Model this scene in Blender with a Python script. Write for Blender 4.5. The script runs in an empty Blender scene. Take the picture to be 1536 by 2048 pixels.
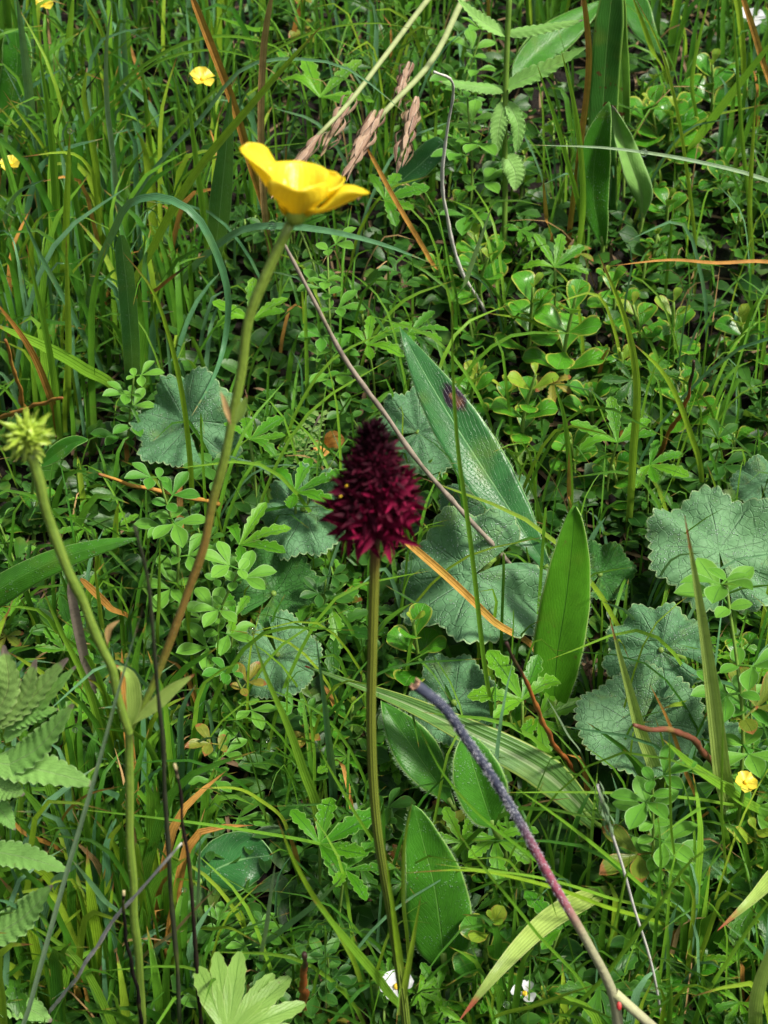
import bpy, math, random
import numpy as np
from mathutils import Vector, Matrix

random.seed(7); RNG = np.random.default_rng(7)
sc = bpy.context.scene
col = sc.collection
S = 0.01                       # everything below is written in centimetres
rad = math.radians

# ------------------------------------------------------------------ camera
PITCH, SLOPE, HALF, PERP = rad(28), rad(28), rad(20), 32.0
FW = np.array([0, math.cos(PITCH), -math.sin(PITCH)])
UP = np.array([0, math.sin(PITCH), math.cos(PITCH)])
RT = np.array([1.0, 0, 0])
CAM = -FW * PERP / math.sin(PITCH + SLOPE)
cd = bpy.data.cameras.new('camera'); cam = bpy.data.objects.new('camera', cd); col.objects.link(cam)
cam.location = Vector(CAM * S); cam.rotation_euler = (math.pi / 2 - PITCH, 0, 0)
cd.sensor_fit = 'VERTICAL'; cd.sensor_height = 36; cd.lens = 18 / math.tan(HALF)
cd.clip_start = 0.005; cd.clip_end = 100
cd.dof.use_dof = True; cd.dof.focus_distance = 0.335; cd.dof.aperture_fstop = cd.lens / 1.3
sc.camera = cam
sc.render.resolution_x, sc.render.resolution_y = 768, 1024

# ------------------------------------------------------------------ light
SUN_EL, SUN_AZ = rad(54), rad(122)        # azimuth from +Y towards +X
w = bpy.data.worlds.new('World'); sc.world = w; w.use_nodes = True
nt = w.node_tree; bg = nt.nodes['Background']
sky = nt.nodes.new('ShaderNodeTexSky'); sky.sky_type = 'NISHITA'; sky.sun_disc = False
sky.sun_elevation = SUN_EL; sky.sun_rotation = SUN_AZ; sky.dust_density = 4.0; sky.air_density = 1.0; sky.ozone_density = 0.5
hs_ = nt.nodes.new('ShaderNodeHueSaturation'); hs_.inputs['Saturation'].default_value = 0.5      # a thin even overcast
nt.links.new(sky.outputs[0], hs_.inputs['Color']); nt.links.new(hs_.outputs[0], bg.inputs[0]); bg.inputs[1].default_value = 0.068
sl = bpy.data.lights.new('sun', 'SUN'); sl.energy = 2.7; sl.angle = rad(9); sl.color = (1, 0.95, 0.86)
so = bpy.data.objects.new('sun', sl); col.objects.link(so)
sd = Vector((math.sin(SUN_AZ) * math.cos(SUN_EL), math.cos(SUN_AZ) * math.cos(SUN_EL), math.sin(SUN_EL)))
so.rotation_euler = sd.to_track_quat('Z', 'Y').to_euler()
vs = sc.view_settings; vs.view_transform = 'Standard'; vs.look = 'None'; vs.gamma = 1.0; vs.use_curve_mapping = False
vs.exposure = 1.33
sc.cycles.use_denoising = True
sc.cycles.max_bounces = 8; sc.cycles.transparent_max_bounces = 8

# ------------------------------------------------------------------ geometry helpers
TG = math.tan(SLOPE)
def ray(px, py):
    return FW + RT * ((px - 768) / 1024 * math.tan(HALF)) - UP * ((py - 1024) / 1024 * math.tan(HALF))
def P(px, py, h=0.0):
    """point h cm above the sloping ground seen at that place of the photograph"""
    d = ray(px, py)
    t = (h - CAM[2] + TG * CAM[1]) / (d[2] - TG * d[1])
    return CAM + d * t
def upright(px, py, root, k=0.0, hmin=0.35):
    """point in the upright plane (leaning by k) through a root"""
    d = ray(px, py)
    t = (root[1] - CAM[1] + k * (CAM[2] - root[2])) / (d[1] - k * d[2])
    tg = (hmin - CAM[2] + TG * CAM[1]) / (d[2] - TG * d[1])
    if t <= 0 or t > tg: t = tg
    return CAM + d * t
def cpp(p):                     # centimetres per photograph pixel at a point
    return float(np.dot(np.asarray(p) - CAM, FW)) * math.tan(HALF) / 1024
def proj(p):
    q = np.asarray(p) - CAM; f = np.dot(q, FW)
    return 768 + np.dot(q, RT) / f / math.tan(HALF) * 1024, 1024 - np.dot(q, UP) / f / math.tan(HALF) * 1024
def nrm(a):
    a = np.asarray(a, float); return a / (np.linalg.norm(a) + 1e-12)
GN = nrm([0, -math.sin(SLOPE), math.cos(SLOPE)])     # ground normal
def tocam(p): return nrm(CAM - np.asarray(p))

def spline(pts, n):
    p = np.asarray(pts, float)
    if len(p) == 2:
        return p[0] + (p[1] - p[0]) * np.linspace(0, 1, n + 1)[:, None]
    c = np.r_[0, np.cumsum(np.linalg.norm(np.diff(p, axis=0), axis=1) + 1e-9)]; c /= c[-1]
    m = np.gradient(p, c, axis=0)
    t = np.linspace(0, 1, n + 1); i = np.clip(np.searchsorted(c, t, side='right') - 1, 0, len(p) - 2)
    h = (c[i + 1] - c[i])[:, None]; s = ((t - c[i]) / (c[i + 1] - c[i]))[:, None]
    return ((2*s**3 - 3*s**2 + 1) * p[i] + (s**3 - 2*s**2 + s) * h * m[i]
            + (-2*s**3 + 3*s**2) * p[i + 1] + (s**3 - s**2) * h * m[i + 1])

def prof(*xy):
    x, y = zip(*xy); return lambda v: np.interp(v, x, y)
OBOV = prof((0, .10), (.12, .16), (.3, .45), (.5, .80), (.66, .98), (.78, 1), (.88, .86), (.95, .58), (.985, .3), (1, .02))
LANCE = prof((0, .10), (.1, .28), (.25, .72), (.4, .95), (.5, 1), (.62, .93), (.76, .7), (.88, .4), (.96, .15), (1, .01))
ELL = prof((0, .12), (.08, .35), (.2, .68), (.35, .92), (.5, 1), (.65, .95), (.8, .74), (.9, .48), (.97, .2), (1, .02))
BLADE = prof((0, .7), (.15, .9), (.4, 1), (.7, .85), (.88, .5), (.97, .16), (1, .02))
TEAR = prof((0, .08), (.15, .25), (.35, .62), (.52, .92), (.66, 1), (.8, .82), (.9, .52), (.97, .2), (1, .02))
SPIKE = prof((0, 1), (.3, .95), (.6, .65), (.85, .28), (1, .02))
STRAP = prof((0, .9), (.5, 1), (.85, .95), (.97, .7), (1, .3))

class MB:
    def __init__(self): self.v, self.f, self.a, self.n = [], [], [], 0
    def _grid(self, X, A, closed=False):
        r, c = X.shape[:2]; b = self.n
        self.v.append(X.reshape(-1, 3)); self.a.append(A.reshape(-1, 3)); self.n += r * c
        i, j = np.meshgrid(np.arange(r - 1), np.arange(c if closed else c - 1), indexing='ij')
        j2 = (j + 1) % c
        self.f.append((np.stack([i*c + j, i*c + j2, (i+1)*c + j2, (i+1)*c + j], -1) + b).reshape(-1, 4))
    def ribbon(self, pts, hw, wf=BLADE, nv=10, nu=1, hint=(0, 0, 1), fold=.15, curl=0., twist=0., tooth=None,
               pleat=0., npl=10, ruffle=0., tint=None, turn=0.):
        Pt = spline(pts, nv); T = np.gradient(Pt, axis=0); T /= np.linalg.norm(T, axis=1)[:, None] + 1e-12
        H = np.broadcast_to(np.asarray(hint, float), T.shape)
        Sd = np.cross(T, H); Sd /= np.linalg.norm(Sd, axis=1)[:, None] + 1e-9
        N = np.cross(Sd, T); v = np.linspace(0, 1, nv + 1)
        if twist or turn:
            a = (turn + twist * v)[:, None]; Sd, N = Sd*np.cos(a) + N*np.sin(a), N*np.cos(a) - Sd*np.sin(a)
        u = np.linspace(-1, 1, 2 * nu + 1); wv = hw * wf(v)
        W = wv[:, None] * u[None]
        if tooth is not None:
            e = np.abs(u)[None] ** 3; W = W * (1 + e * (tooth(v)[:, None] - 1))
        off = np.abs(W) * fold + curl * W**2 / max(hw, 1e-6)
        if pleat: off = off + pleat * hw * np.sin(2*np.pi*(npl*(v[:, None] - .12*np.abs(u)[None]))) * np.abs(u)[None] * np.sin(np.pi*v)[:, None]
        if ruffle:
            ph = RNG.uniform(0, 6.28, 2)
            off = off + ruffle * hw * (u[None]**2) * np.where(u[None] > 0, np.sin(v*9 + ph[0])[:, None], np.sin(v*8 + ph[1])[:, None])
        X = Pt[:, None] + Sd[:, None] * W[..., None] + N[:, None] * off[..., None]
        t = RNG.random() if tint is None else tint
        A = np.stack(np.broadcast_arrays(u[None], v[:, None], np.array(t)), -1).astype(float)
        self._grid(X, A); return Pt
    def tube(self, pts, r, nv=10, ns=7, tint=None, rf=None, cap=True, rib=0., nrib=7):
        Pt = spline(pts, nv); T = np.gradient(Pt, axis=0); T /= np.linalg.norm(T, axis=1)[:, None] + 1e-12
        ref = np.array([1., .2, .1]) if abs(T[0][0]) < .8 else np.array([0, .3, 1.])
        A1 = np.cross(T, ref); A1 /= np.linalg.norm(A1, axis=1)[:, None]; A2 = np.cross(T, A1)
        v = np.linspace(0, 1, nv + 1); R = r * (rf(v) if rf else np.ones(nv + 1))
        th = np.linspace(0, 2*np.pi, ns, endpoint=False)
        RR = R[:, None] * (1 + rib * np.cos(nrib * th)[None])
        X = Pt[:, None] + RR[..., None] * (A1[:, None]*np.cos(th)[None, :, None] + A2[:, None]*np.sin(th)[None, :, None])
        t = RNG.random() if tint is None else tint
        A = np.stack(np.broadcast_arrays((th/np.pi - 1)[None], v[:, None], np.array(t)), -1).astype(float)
        if cap:
            X = np.concatenate([X, np.broadcast_to(Pt[-1], (1, ns, 3))]); A = np.concatenate([A, A[-1:]])
        self._grid(X, A, True); return Pt
    def blob(self, c, r, nu=10, nv=7, axis=(0, 0, 1), tint=None):
        r = np.broadcast_to(np.asarray(r, float), (3,)); th = np.linspace(0, 2*np.pi, nu, endpoint=False); ph = np.linspace(0, np.pi, nv + 1)
        z = nrm(axis); x = nrm(np.cross(z, [.3, 1, .2])); y = np.cross(z, x)
        X = (np.asarray(c) + np.sin(ph)[:, None, None]*(np.cos(th)[None, :, None]*x*r[0] + np.sin(th)[None, :, None]*y*r[1]) - np.cos(ph)[:, None, None]*z*r[2])
        t = RNG.random() if tint is None else tint
        A = np.stack(np.broadcast_arrays((th/np.pi - 1)[None], (ph/np.pi)[:, None], np.array(t)), -1).astype(float)
        self._grid(X, A, True)
    def mesh(self, name, mat, origin=(0, 0, 0)):
        V = (np.concatenate(self.v) - np.asarray(origin)) * S; F = np.concatenate(self.f); A = np.concatenate(self.a)
        me = bpy.data.meshes.new(name)
        me.vertices.add(len(V)); me.vertices.foreach_set('co', V.astype(np.float32).ravel())
        me.loops.add(F.size); me.loops.foreach_set('vertex_index', F.astype(np.int32).ravel())
        me.polygons.add(len(F)); me.polygons.foreach_set('loop_start', np.arange(0, F.size, 4, dtype=np.int32))
        me.polygons.foreach_set('use_smooth', np.ones(len(F), bool))
        at = me.attributes.new('lf', 'FLOAT_VECTOR', 'POINT'); at.data.foreach_set('vector', A.astype(np.float32).ravel())
        me.update(calc_edges=True); me.validate(); me.materials.append(mat); return me

def obj(name, me, parent=None, loc=None, mw=None):
    o = bpy.data.objects.new(name, me); col.objects.link(o); o.parent = parent
    if loc is not None: o.location = Vector(np.asarray(loc) * S)
    if mw is not None: o.matrix_local = mw
    return o
def tag(o, label, cat, group=None):
    o['label'] = label; o['category'] = cat
    if group: o['group'] = group
    return o
def thing(name, label, cat, loc, group=None):
    o = bpy.data.objects.new(name, None); col.objects.link(o); o.location = Vector(np.asarray(loc) * S); o.empty_display_size = .005
    return tag(o, label, cat, group)
def frame(pos, normal, apex, scale=1.0, rel=(0, 0, 0)):
    """matrix: local +Y to apex, local +Z to normal (cm position, relative to a parent's base)"""
    z = nrm(normal); y = np.asarray(apex, float); y = nrm(y - z*np.dot(y, z)); x = np.cross(y, z)
    p = (np.asarray(pos) - np.asarray(rel)) * S
    M = Matrix(((x[0], y[0], z[0], p[0]), (x[1], y[1], z[1], p[1]), (x[2], y[2], z[2], p[2]), (0, 0, 0, 1)))
    return M @ Matrix.Scale(scale, 4)

# ------------------------------------------------------------------ materials
class G:
    def __init__(s, name):
        s.m = bpy.data.materials.new(name); s.m.use_nodes = True; s.t = s.m.node_tree; s.t.nodes.clear()
    def n(s, typ, **k):
        x = s.t.nodes.new(typ)
        for a, b in k.items(): setattr(x, a, b)
        return x
    def put(s, sock, val):
        if isinstance(val, bpy.types.NodeSocket): s.t.links.new(val, sock)
        else: sock.default_value = val
    def math(s, op, a, b=0.0, c=None):
        x = s.n('ShaderNodeMath', operation=op); s.put(x.inputs[0], a); s.put(x.inputs[1], b)
        if c is not None: s.put(x.inputs[2], c)
        return x.outputs[0]
    def step(s, v, lo, hi, a=0.0, b=1.0):
        x = s.n('ShaderNodeMapRange', interpolation_type='SMOOTHSTEP'); s.put(x.inputs[0], v)
        for i, q in enumerate((lo, hi, a, b)): s.put(x.inputs[i + 1], q)
        return x.outputs[0]
    def mix(s, f, a, b, blend='MIX'):
        x = s.n('ShaderNodeMix', data_type='RGBA', blend_type=blend); s.put(x.inputs[0], f)
        for i, q in ((6, a), (7, b)): s.put(x.inputs[i], (*q, 1) if isinstance(q, tuple) and len(q) == 3 else q)
        return x.outputs[2]
    def noise(s, scale, detail=3.0, vec=None, rough=.55):
        x = s.n('ShaderNodeTexNoise'); x.inputs['Scale'].default_value = scale; x.inputs['Detail'].default_value = detail; x.inputs['Roughness'].default_value = rough
        s.t.links.new(vec if vec is not None else s.co(), x.inputs['Vector']); return x.outputs[0]
    def co(s):
        if not hasattr(s, '_co'): s._co = s.n('ShaderNodeTexCoord').outputs['Object']
        return s._co
    def lf(s):
        a = s.n('ShaderNodeAttribute', attribute_name='lf'); x = s.n('ShaderNodeSeparateXYZ'); s.t.links.new(a.outputs['Vector'], x.inputs[0]); return x.outputs
    def finish(s, colr, rough=.45, bump=None, bstr=.4, trans=0.0, spec=.5, tcol=None, bd=.0004, sheen=0.0):
        p = s.n('ShaderNodeBsdfPrincipled'); s.put(p.inputs['Base Color'], colr); s.put(p.inputs['Roughness'], rough); p.inputs['Specular IOR Level'].default_value = spec
        if sheen: p.inputs['Sheen Weight'].default_value = sheen; p.inputs['Sheen Roughness'].default_value = .4
        nrmo = None
        if bump is not None:
            b = s.n('ShaderNodeBump'); b.inputs['Strength'].default_value = bstr; b.inputs['Distance'].default_value = bd
            s.put(b.inputs['Height'], bump); s.t.links.new(b.outputs[0], p.inputs['Normal']); nrmo = b.outputs[0]
        out = s.n('ShaderNodeOutputMaterial'); sh = p.outputs[0]
        if trans:
            tr = s.n('ShaderNodeBsdfTranslucent'); s.put(tr.inputs[0], tcol if tcol is not None else colr)
            if nrmo is not None: s.t.links.new(nrmo, tr.inputs['Normal'])
            mx = s.n('ShaderNodeMixShader'); mx.inputs[0].default_value = trans
            s.t.links.new(sh, mx.inputs[1]); s.t.links.new(tr.outputs[0], mx.inputs[2]); sh = mx.outputs[0]
        s.t.links.new(sh, out.inputs[0]); return s.m

def leafmat(name, a, b, vein=None, edge=None, tip=None, base=None, nv=0, slant=.5, rough=.38, trans=.34, bstr=.5, radial=0,
            speck=0., stripe=0, tipv=.9, mottle=.35, spec=.24, spots=None, blem=.55, blot=None, edgew=.86, midw=.07, sheen=0.0):
    g = G(name); u, v, t = g.lf()
    oi = g.n('ShaderNodeObjectInfo').outputs['Random']
    r = g.math('FRACT', g.math('ADD', t, oi))
    c = g.mix(r, a, b)
    ks = .5 if radial else 1.0        # round leaves are unit meshes scaled up
    n1 = g.noise(260/ks, 3); n2 = g.noise(1500/ks, 3)
    dark = tuple(x*.5 for x in a)
    c = g.mix(g.math('MULTIPLY', g.step(n1, .38, .7), mottle), c, dark)
    au = g.math('ABSOLUTE', u); bump = g.math('MULTIPLY', n2, .35)
    if radial:
        q = g.math('ABSOLUTE', g.math('SINE', g.math('MULTIPLY', u, radial*math.pi/2)))
        mk = g.math('MULTIPLY', g.step(q, .16, .03), g.step(v, 1.0, .45))
        c = g.mix(g.math('MULTIPLY', mk, .36), c, vein); bump = g.math('SUBTRACT', bump, g.math('MULTIPLY', mk, 1.2))
        v2 = g.n('ShaderNodeTexVoronoi', feature='DISTANCE_TO_EDGE'); v2.inputs['Scale'].default_value = 750.0; g.t.links.new(g.co(), v2.inputs['Vector'])
        m2 = g.step(v2.outputs[0], .07, .01); c = g.mix(g.math('MULTIPLY', m2, .09), c, vein); bump = g.math('SUBTRACT', bump, g.math('MULTIPLY', m2, .5))
        if edge: c = g.mix(g.math('MULTIPLY', g.step(v, .965, .995), .75), c, edge)
    else:
        if nv:
            q = g.math('FRACT', g.math('ADD', g.math('SUBTRACT', g.math('MULTIPLY', v, float(nv)), g.math('MULTIPLY', au, nv*slant*.25)), g.math('MULTIPLY', g.noise(300, 2), 1.6)))
            q = g.math('ABSOLUTE', g.math('SUBTRACT', q, .5)); mk = g.step(q, .10, .02)
            c = g.mix(g.math('MULTIPLY', mk, .18), c, vein); bump = g.math('SUBTRACT', bump, g.math('MULTIPLY', mk, .6))
        if stripe:
            q = g.math('SINE', g.math('MULTIPLY', u, stripe*math.pi)); mk = g.step(q, -.2, .8)
            c = g.mix(g.math('MULTIPLY', mk, .22), c, tuple(x*.45 for x in a)); bump = g.math('ADD', bump, g.math('MULTIPLY', mk, .7))
        if vein:
            mk = g.step(au, midw, midw*.35); c = g.mix(g.math('MULTIPLY', mk, .75), c, vein); bump = g.math('SUBTRACT', bump, g.math('MULTIPLY', mk, 1.0))
        if edge: c = g.mix(g.math('MULTIPLY', g.step(au, edgew, .99), .85), c, edge)
    if base: c = g.mix(g.step(v, .35, .02), c, base)
    if tip:
        vv = g.math('ADD', v, g.math('MULTIPLY', g.math('SUBTRACT', g.noise(500, 2), .5), .12))
        c = g.mix(g.step(vv, tipv, min(tipv + .07, .995)), c, tip)
    if blem:
        bn = g.noise(340/ks, 4, rough=.7); mk = g.step(bn, .66, .72); c = g.mix(g.math('MULTIPLY', mk, blem), c, (.11, .065, .022))
        ye = g.step(g.noise(90/ks, 2), .56, .75); c = g.mix(g.math('MULTIPLY', ye, blem*.45), c, (.20, .25, .03))
    if spots:
        mk = g.step(g.noise(420, 1), .68, .74); c = g.mix(mk, c, spots)
    if blot:
        du = g.math('DIVIDE', g.math('SUBTRACT', u, blot[0]), blot[2]); dv = g.math('DIVIDE', g.math('SUBTRACT', v, blot[1]), blot[3])
        dd = g.math('ADD', g.math('SQRT', g.math('ADD', g.math('MULTIPLY', du, du), g.math('MULTIPLY', dv, dv))), g.math('MULTIPLY', g.math('SUBTRACT', g.noise(500, 3), .5), .9))
        c = g.mix(g.step(dd, 1.15, .8), c, (.022, .012, .022)); c = g.mix(g.step(g.math('ADD', dd, g.math('MULTIPLY', dv, .5)), .55, .25), c, (.20, .10, .05))
    rg = rough
    if speck:
        vo = g.n('ShaderNodeTexVoronoi'); vo.inputs['Scale'].default_value = 2600 if radial else 1500; g.t.links.new(g.co(), vo.inputs['Vector'])
        gate = g.step(g.noise(330 if radial else 180, 4), .40, .66)
        mk = g.math('MULTIPLY', g.step(vo.outputs[0], .34, .12), gate)
        c = g.mix(g.math('MULTIPLY', mk, speck), c, (.55, .68, .60)); bump = g.math('ADD', bump, g.math('MULTIPLY', mk, 1.5))
        rg = g.math('SUBTRACT', rough, g.math('MULTIPLY', mk, rough*.6))
    tc = g.mix(.5, c, (.22, .42, .03), 'MIX')
    return g.finish(c, rg, bump, bstr, trans, spec, tc, sheen=sheen)

GREEN = [(.035, .15, .012), (.11, .28, .020)]
M = {}
M['grass'] = leafmat('grass_green', *GREEN, tip=(.28, .16, .03), base=(.14, .24, .03), stripe=5, trans=.35, tipv=.93)
M['fresh'] = leafmat('grass_fresh', (.11, .30, .02), (.20, .40, .03), tip=(.28, .16, .03), base=(.16, .28, .03), stripe=4, trans=.4, tipv=.94, mottle=.2)
M['lime'] = leafmat('grass_lime', (.20, .36, .018), (.30, .45, .035), tip=(.2, .09, .03), base=(.2, .28, .04), stripe=5, trans=.35, tipv=.9)
M['teal'] = leafmat('grass_blue_green', (.07, .20, .08), (.14, .30, .14), tip=(.3, .25, .1), stripe=5, rough=.34, trans=.25, tipv=.95)
M['pale'] = leafmat('grass_pale', (.17, .29, .15), (.27, .38, .22), tip=(.4, .3, .15), stripe=4, rough=.4, trans=.25, tipv=.95)
M['orange'] = leafmat('dry_orange', (.32, .15, .03), (.54, .28, .06), tip=(.2, .08, .02), stripe=3, rough=.5, trans=.15, tipv=.96, mottle=.6)
M['straw'] = leafmat('dry_straw_yellow', (.46, .25, .05), (.58, .35, .09), stripe=3, rough=.55, trans=.15, mottle=.5)
M['tan'] = leafmat('dry_tan', (.38, .24, .09), (.50, .34, .15), stripe=3, rough=.6, trans=.1, mottle=.6)
M['rust'] = leafmat('dry_rust', (.26, .08, .02), (.38, .13, .03), tip=(.03, .015, .01), rough=.5, mottle=.7, trans=.05, tipv=.8)
M['greystick'] = leafmat('dead_grey', (.22, .18, .14), (.30, .25, .19), rough=.75, mottle=.8, trans=0)
M['whitestick'] = leafmat('dead_pale_grey', (.42, .42, .38), (.5, .48, .42), rough=.7, mottle=.6, trans=0)
M['brownstick'] = leafmat('dead_brown', (.13, .045, .025), (.19, .07, .04), rough=.5, mottle=.7, trans=0)
M['black'] = leafmat('withered_black', (.010, .008, .007), (.03, .02, .014), spec=.1, rough=.8, mottle=.5, trans=0, tip=(.35, .3, .15), tipv=.97)
M['darkstalk'] = leafmat('stalk_dark', (.020, .030, .018), (.035, .04, .022), spec=.1, base=(.08, .2, .025), rough=.5, trans=.05)
M['olive'] = leafmat('grass_olive', (.26, .40, .07), (.34, .46, .11), tip=(.42, .10, .06), edge=(.36, .42, .14), stripe=6, tipv=.90, trans=.3)
M['lance'] = leafmat('lance_leaf', (.035, .16, .012), (.06, .22, .016), vein=(.12, .30, .05), edge=(.26, .44, .12), nv=18, slant=1.6, rough=.36, trans=.3, edgew=.93, midw=.035, speck=.25)
M['lancebright'] = leafmat('lance_leaf_bright', (.08, .275, .012), (.10, .30, .017), vein=(.03, .12, .012), edge=(.34, .52, .14), nv=22, slant=1.6, rough=.42, trans=.45, edgew=.94, midw=.03)
M['lancedark'] = leafmat('lance_leaf_dark', (.028, .13, .032), (.045, .17, .04), vein=(.18, .36, .14), edge=(.22, .38, .14), nv=16, slant=1.6, rough=.30, trans=.22, edgew=.95, midw=.05, speck=.35)
M['lanceblotch'] = leafmat('lance_leaf_blotched', (.028, .13, .032), (.045, .17, .04), vein=(.18, .36, .14), edge=(.22, .38, .14), nv=16, slant=1.6, rough=.30, trans=.22, edgew=.95, midw=.05, speck=.15, blot=(.62, .70, .46, .055))
M['lancewide'] = leafmat('lance_leaf_wide', (.10, .24, .05), (.13, .27, .06), vein=(.32, .42, .20), edge=(.30, .38, .08), stripe=7, rough=.36, trans=.3, tip=(.3, .07, .04), tipv=.97, midw=.2)
M['spotted'] = leafmat('lance_leaf_spotted', (.04, .15, .02), (.09, .23, .02), vein=(.10, .24, .05), edge=(.22, .40, .07), nv=14, slant=1.6, trans=.35, spots=(.09, .035, .015))
M['crenate'] = leafmat('crenate_leaf', (.062, .170, .070), (.115, .245, .105), vein=(.19, .31, .18), edge=(.27, .38, .17), radial=9, rough=.6, trans=.18, speck=.62, bstr=.8)
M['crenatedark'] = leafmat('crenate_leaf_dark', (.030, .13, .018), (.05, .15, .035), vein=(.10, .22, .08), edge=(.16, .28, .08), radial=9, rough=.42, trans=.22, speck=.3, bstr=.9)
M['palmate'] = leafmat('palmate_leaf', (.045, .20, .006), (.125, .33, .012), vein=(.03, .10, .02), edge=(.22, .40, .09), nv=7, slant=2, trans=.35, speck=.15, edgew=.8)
M['palmateshade'] = leafmat('palmate_leaf_shade', (.018, .085, .008), (.05, .16, .012), vein=(.02, .07, .01), edge=(.10, .24, .03), nv=7, slant=2, trans=.3, speck=.15, edgew=.8)  # darkened copy for scattered plants: shade of the gaps put into the colour
M['trefoilshade'] = leafmat('trefoil_leaf_shade', (.022, .09, .012), (.06, .18, .02), vein=(.02, .08, .012), edge=(.12, .26, .05), trans=.3, rough=.45, midw=.05, mottle=.2)  # trefoil counterpart, gap shade painted into its darker greens
M['palmateyellow'] = leafmat('palmate_leaf_yellow', (.20, .36, .07), (.25, .40, .08), vein=(.12, .26, .04), edge=(.34, .48, .14), nv=6, slant=2, trans=.4, edgew=.9, mottle=.15)
M['trefoil'] = leafmat('trefoil_leaf', (.055, .21, .018), (.14, .34, .035), vein=(.05, .15, .04), edge=(.26, .44, .17), nv=0, trans=.35, rough=.5, midw=.05, mottle=.2)
M['oval'] = leafmat('oval_leaf', (.03, .16, .008), (.075, .25, .014), vein=(.10, .24, .04), edge=(.34, .36, .05), nv=6, slant=2, rough=.28, trans=.22, midw=.06, edgew=.78, spec=.26)
M['ovalyoung'] = leafmat('oval_leaf_young', (.16, .31, .02), (.27, .36, .03), vein=(.16, .28, .04), edge=(.36, .24, .05), nv=5, slant=2, rough=.36, trans=.35, edgew=.8)
M['rattle'] = leafmat('rattle_leaf', (.17, .38, .075), (.24, .45, .11), vein=(.24, .40, .13), edge=(.26, .42, .15), nv=10, slant=2.0, rough=.55, trans=.3, bstr=.55, tip=(.20, .15, .14), tipv=.93)
M['rattlepurple'] = leafmat('rattle_leaf_purple', (.19, .35, .08), (.24, .40, .10), vein=(.24, .34, .10), edge=(.26, .34, .13), nv=10, slant=2.0, rough=.55, trans=.3, bstr=.55, tip=(.20, .15, .13), tipv=.86)
M['cover'] = leafmat('ground_leaf', (.012, .055, .008), (.045, .14, .016), vein=(.05, .12, .03), edge=(.07, .15, .03), rough=.38, trans=.28)
M['stem'] = leafmat('stem_green', (.12, .22, .03), (.17, .28, .05), rough=.45, trans=.1, bstr=.3)
M['litter'] = leafmat('litter', (.05, .03, .016), (.20, .135, .07), rough=.8, trans=0)
M['petal'] = None
def mk_petal():
    g = G('buttercup_petal'); u, v, t = g.lf()
    c = g.mix(g.step(v, .0, .35), (.68, .46, .0), (.86, .75, .04)); c = g.mix(g.math('MULTIPLY', g.noise(300, 2), .35), c, (.82, .66, .01))
    st = g.step(g.math('SINE', g.math('ADD', g.math('MULTIPLY', u, 34.0), g.math('MULTIPLY', g.noise(260, 2), 5.0))), .2, 1.0); c = g.mix(g.math('MULTIPLY', st, .22), c, (.62, .36, .0)); c = g.mix(g.step(v, .93, 1.0, 0.0, .35), c, (.60, .34, .0))
    return g.finish(c, .36, g.math('ADD', g.math('MULTIPLY', st, .3), g.noise(700, 2)), .25, .38, .45, (.95, .75, .0, 1))
M['petal'] = mk_petal()
def simple(name, a, b, rough=.5, trans=0., scale=600, spec=.5, bstr=.4, tc=None):
    g = G(name); n = g.noise(scale, 4); return g.finish(g.mix(g.step(n, .3, .7), a, b), rough, n, bstr, trans, spec, tc)
M['pollen'] = simple('stamen_yellow', (.75, .45, .01), (.85, .62, .03), .6)
M['seed'] = simple('achene_green', (.26, .41, .03), (.42, .54, .07), .42, .3, 500)
M['white'] = simple('petal_white', (.55, .57, .57), (.68, .70, .70), .5, .3)
M['smallyellow'] = simple('petal_pale_yellow', (.60, .46, .03), (.72, .60, .06), .45, .3)
def mk_tepal(name, a, b):
    g = G(name); u, v, t = g.lf(); oi = g.n('ShaderNodeObjectInfo').outputs['Random']
    c = g.mix(g.math('FRACT', g.math('ADD', t, oi)), a, b); c = g.mix(g.step(v, .35, 1.0), tuple(x*.7 for x in a), c)
    return g.finish(c, .6, g.noise(900, 2), .3, .25, .12, c)
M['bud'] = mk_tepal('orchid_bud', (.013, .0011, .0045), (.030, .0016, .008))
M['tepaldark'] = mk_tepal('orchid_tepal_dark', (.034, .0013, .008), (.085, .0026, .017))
M['tepallit'] = mk_tepal('orchid_tepal_lit_crimson', (.10, .0025, .020), (.28, .007, .050))  # brighter crimson for florets on the lit side, light put into the colour
def mk_orchidstem():
    g = G('orchid_stem'); u, v, t = g.lf()
    q = g.math('SINE', g.math('MULTIPLY', u, 11*math.pi)); mk = g.step(q, -.35, -.9)
    c = g.mix(v, (.12, .24, .03), (.27, .30, .035)); c = g.mix(g.math('MULTIPLY', mk, .9), c, (.03, .045, .01))
    c = g.mix(g.step(v, .93, 1.0), c, (.16, .05, .03))
    return g.finish(c, .4, q, .7, .1)
M['orchidstem'] = mk_orchidstem()
def mk_fuzzy():
    g = G('cut_stalk_skin'); u, v, t = g.lf()
    c = g.mix(g.step(v, .05, .42), (.42, .44, .22), (.34, .34, .19)); c = g.mix(g.step(v, .53, .63), c, (.30, .075, .11)); c = g.mix(g.step(v, .68, .78), c, (.035, .045, .075))
    n = g.noise(900, 3); return g.finish(g.mix(g.math('MULTIPLY', n, .35), c, (.05, .04, .05)), .5, n, .6, .05)
M['fuzzy'] = mk_fuzzy()
M['hair'] = simple('stalk_hair', (.42, .42, .46), (.62, .62, .65), .6, .3)
M['cut'] = simple('stalk_cut_end', (.16, .07, .04), (.42, .25, .15), .7)
M['redjoint'] = simple('stalk_red_joint', (.40, .03, .03), (.5, .08, .05), .5)
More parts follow.
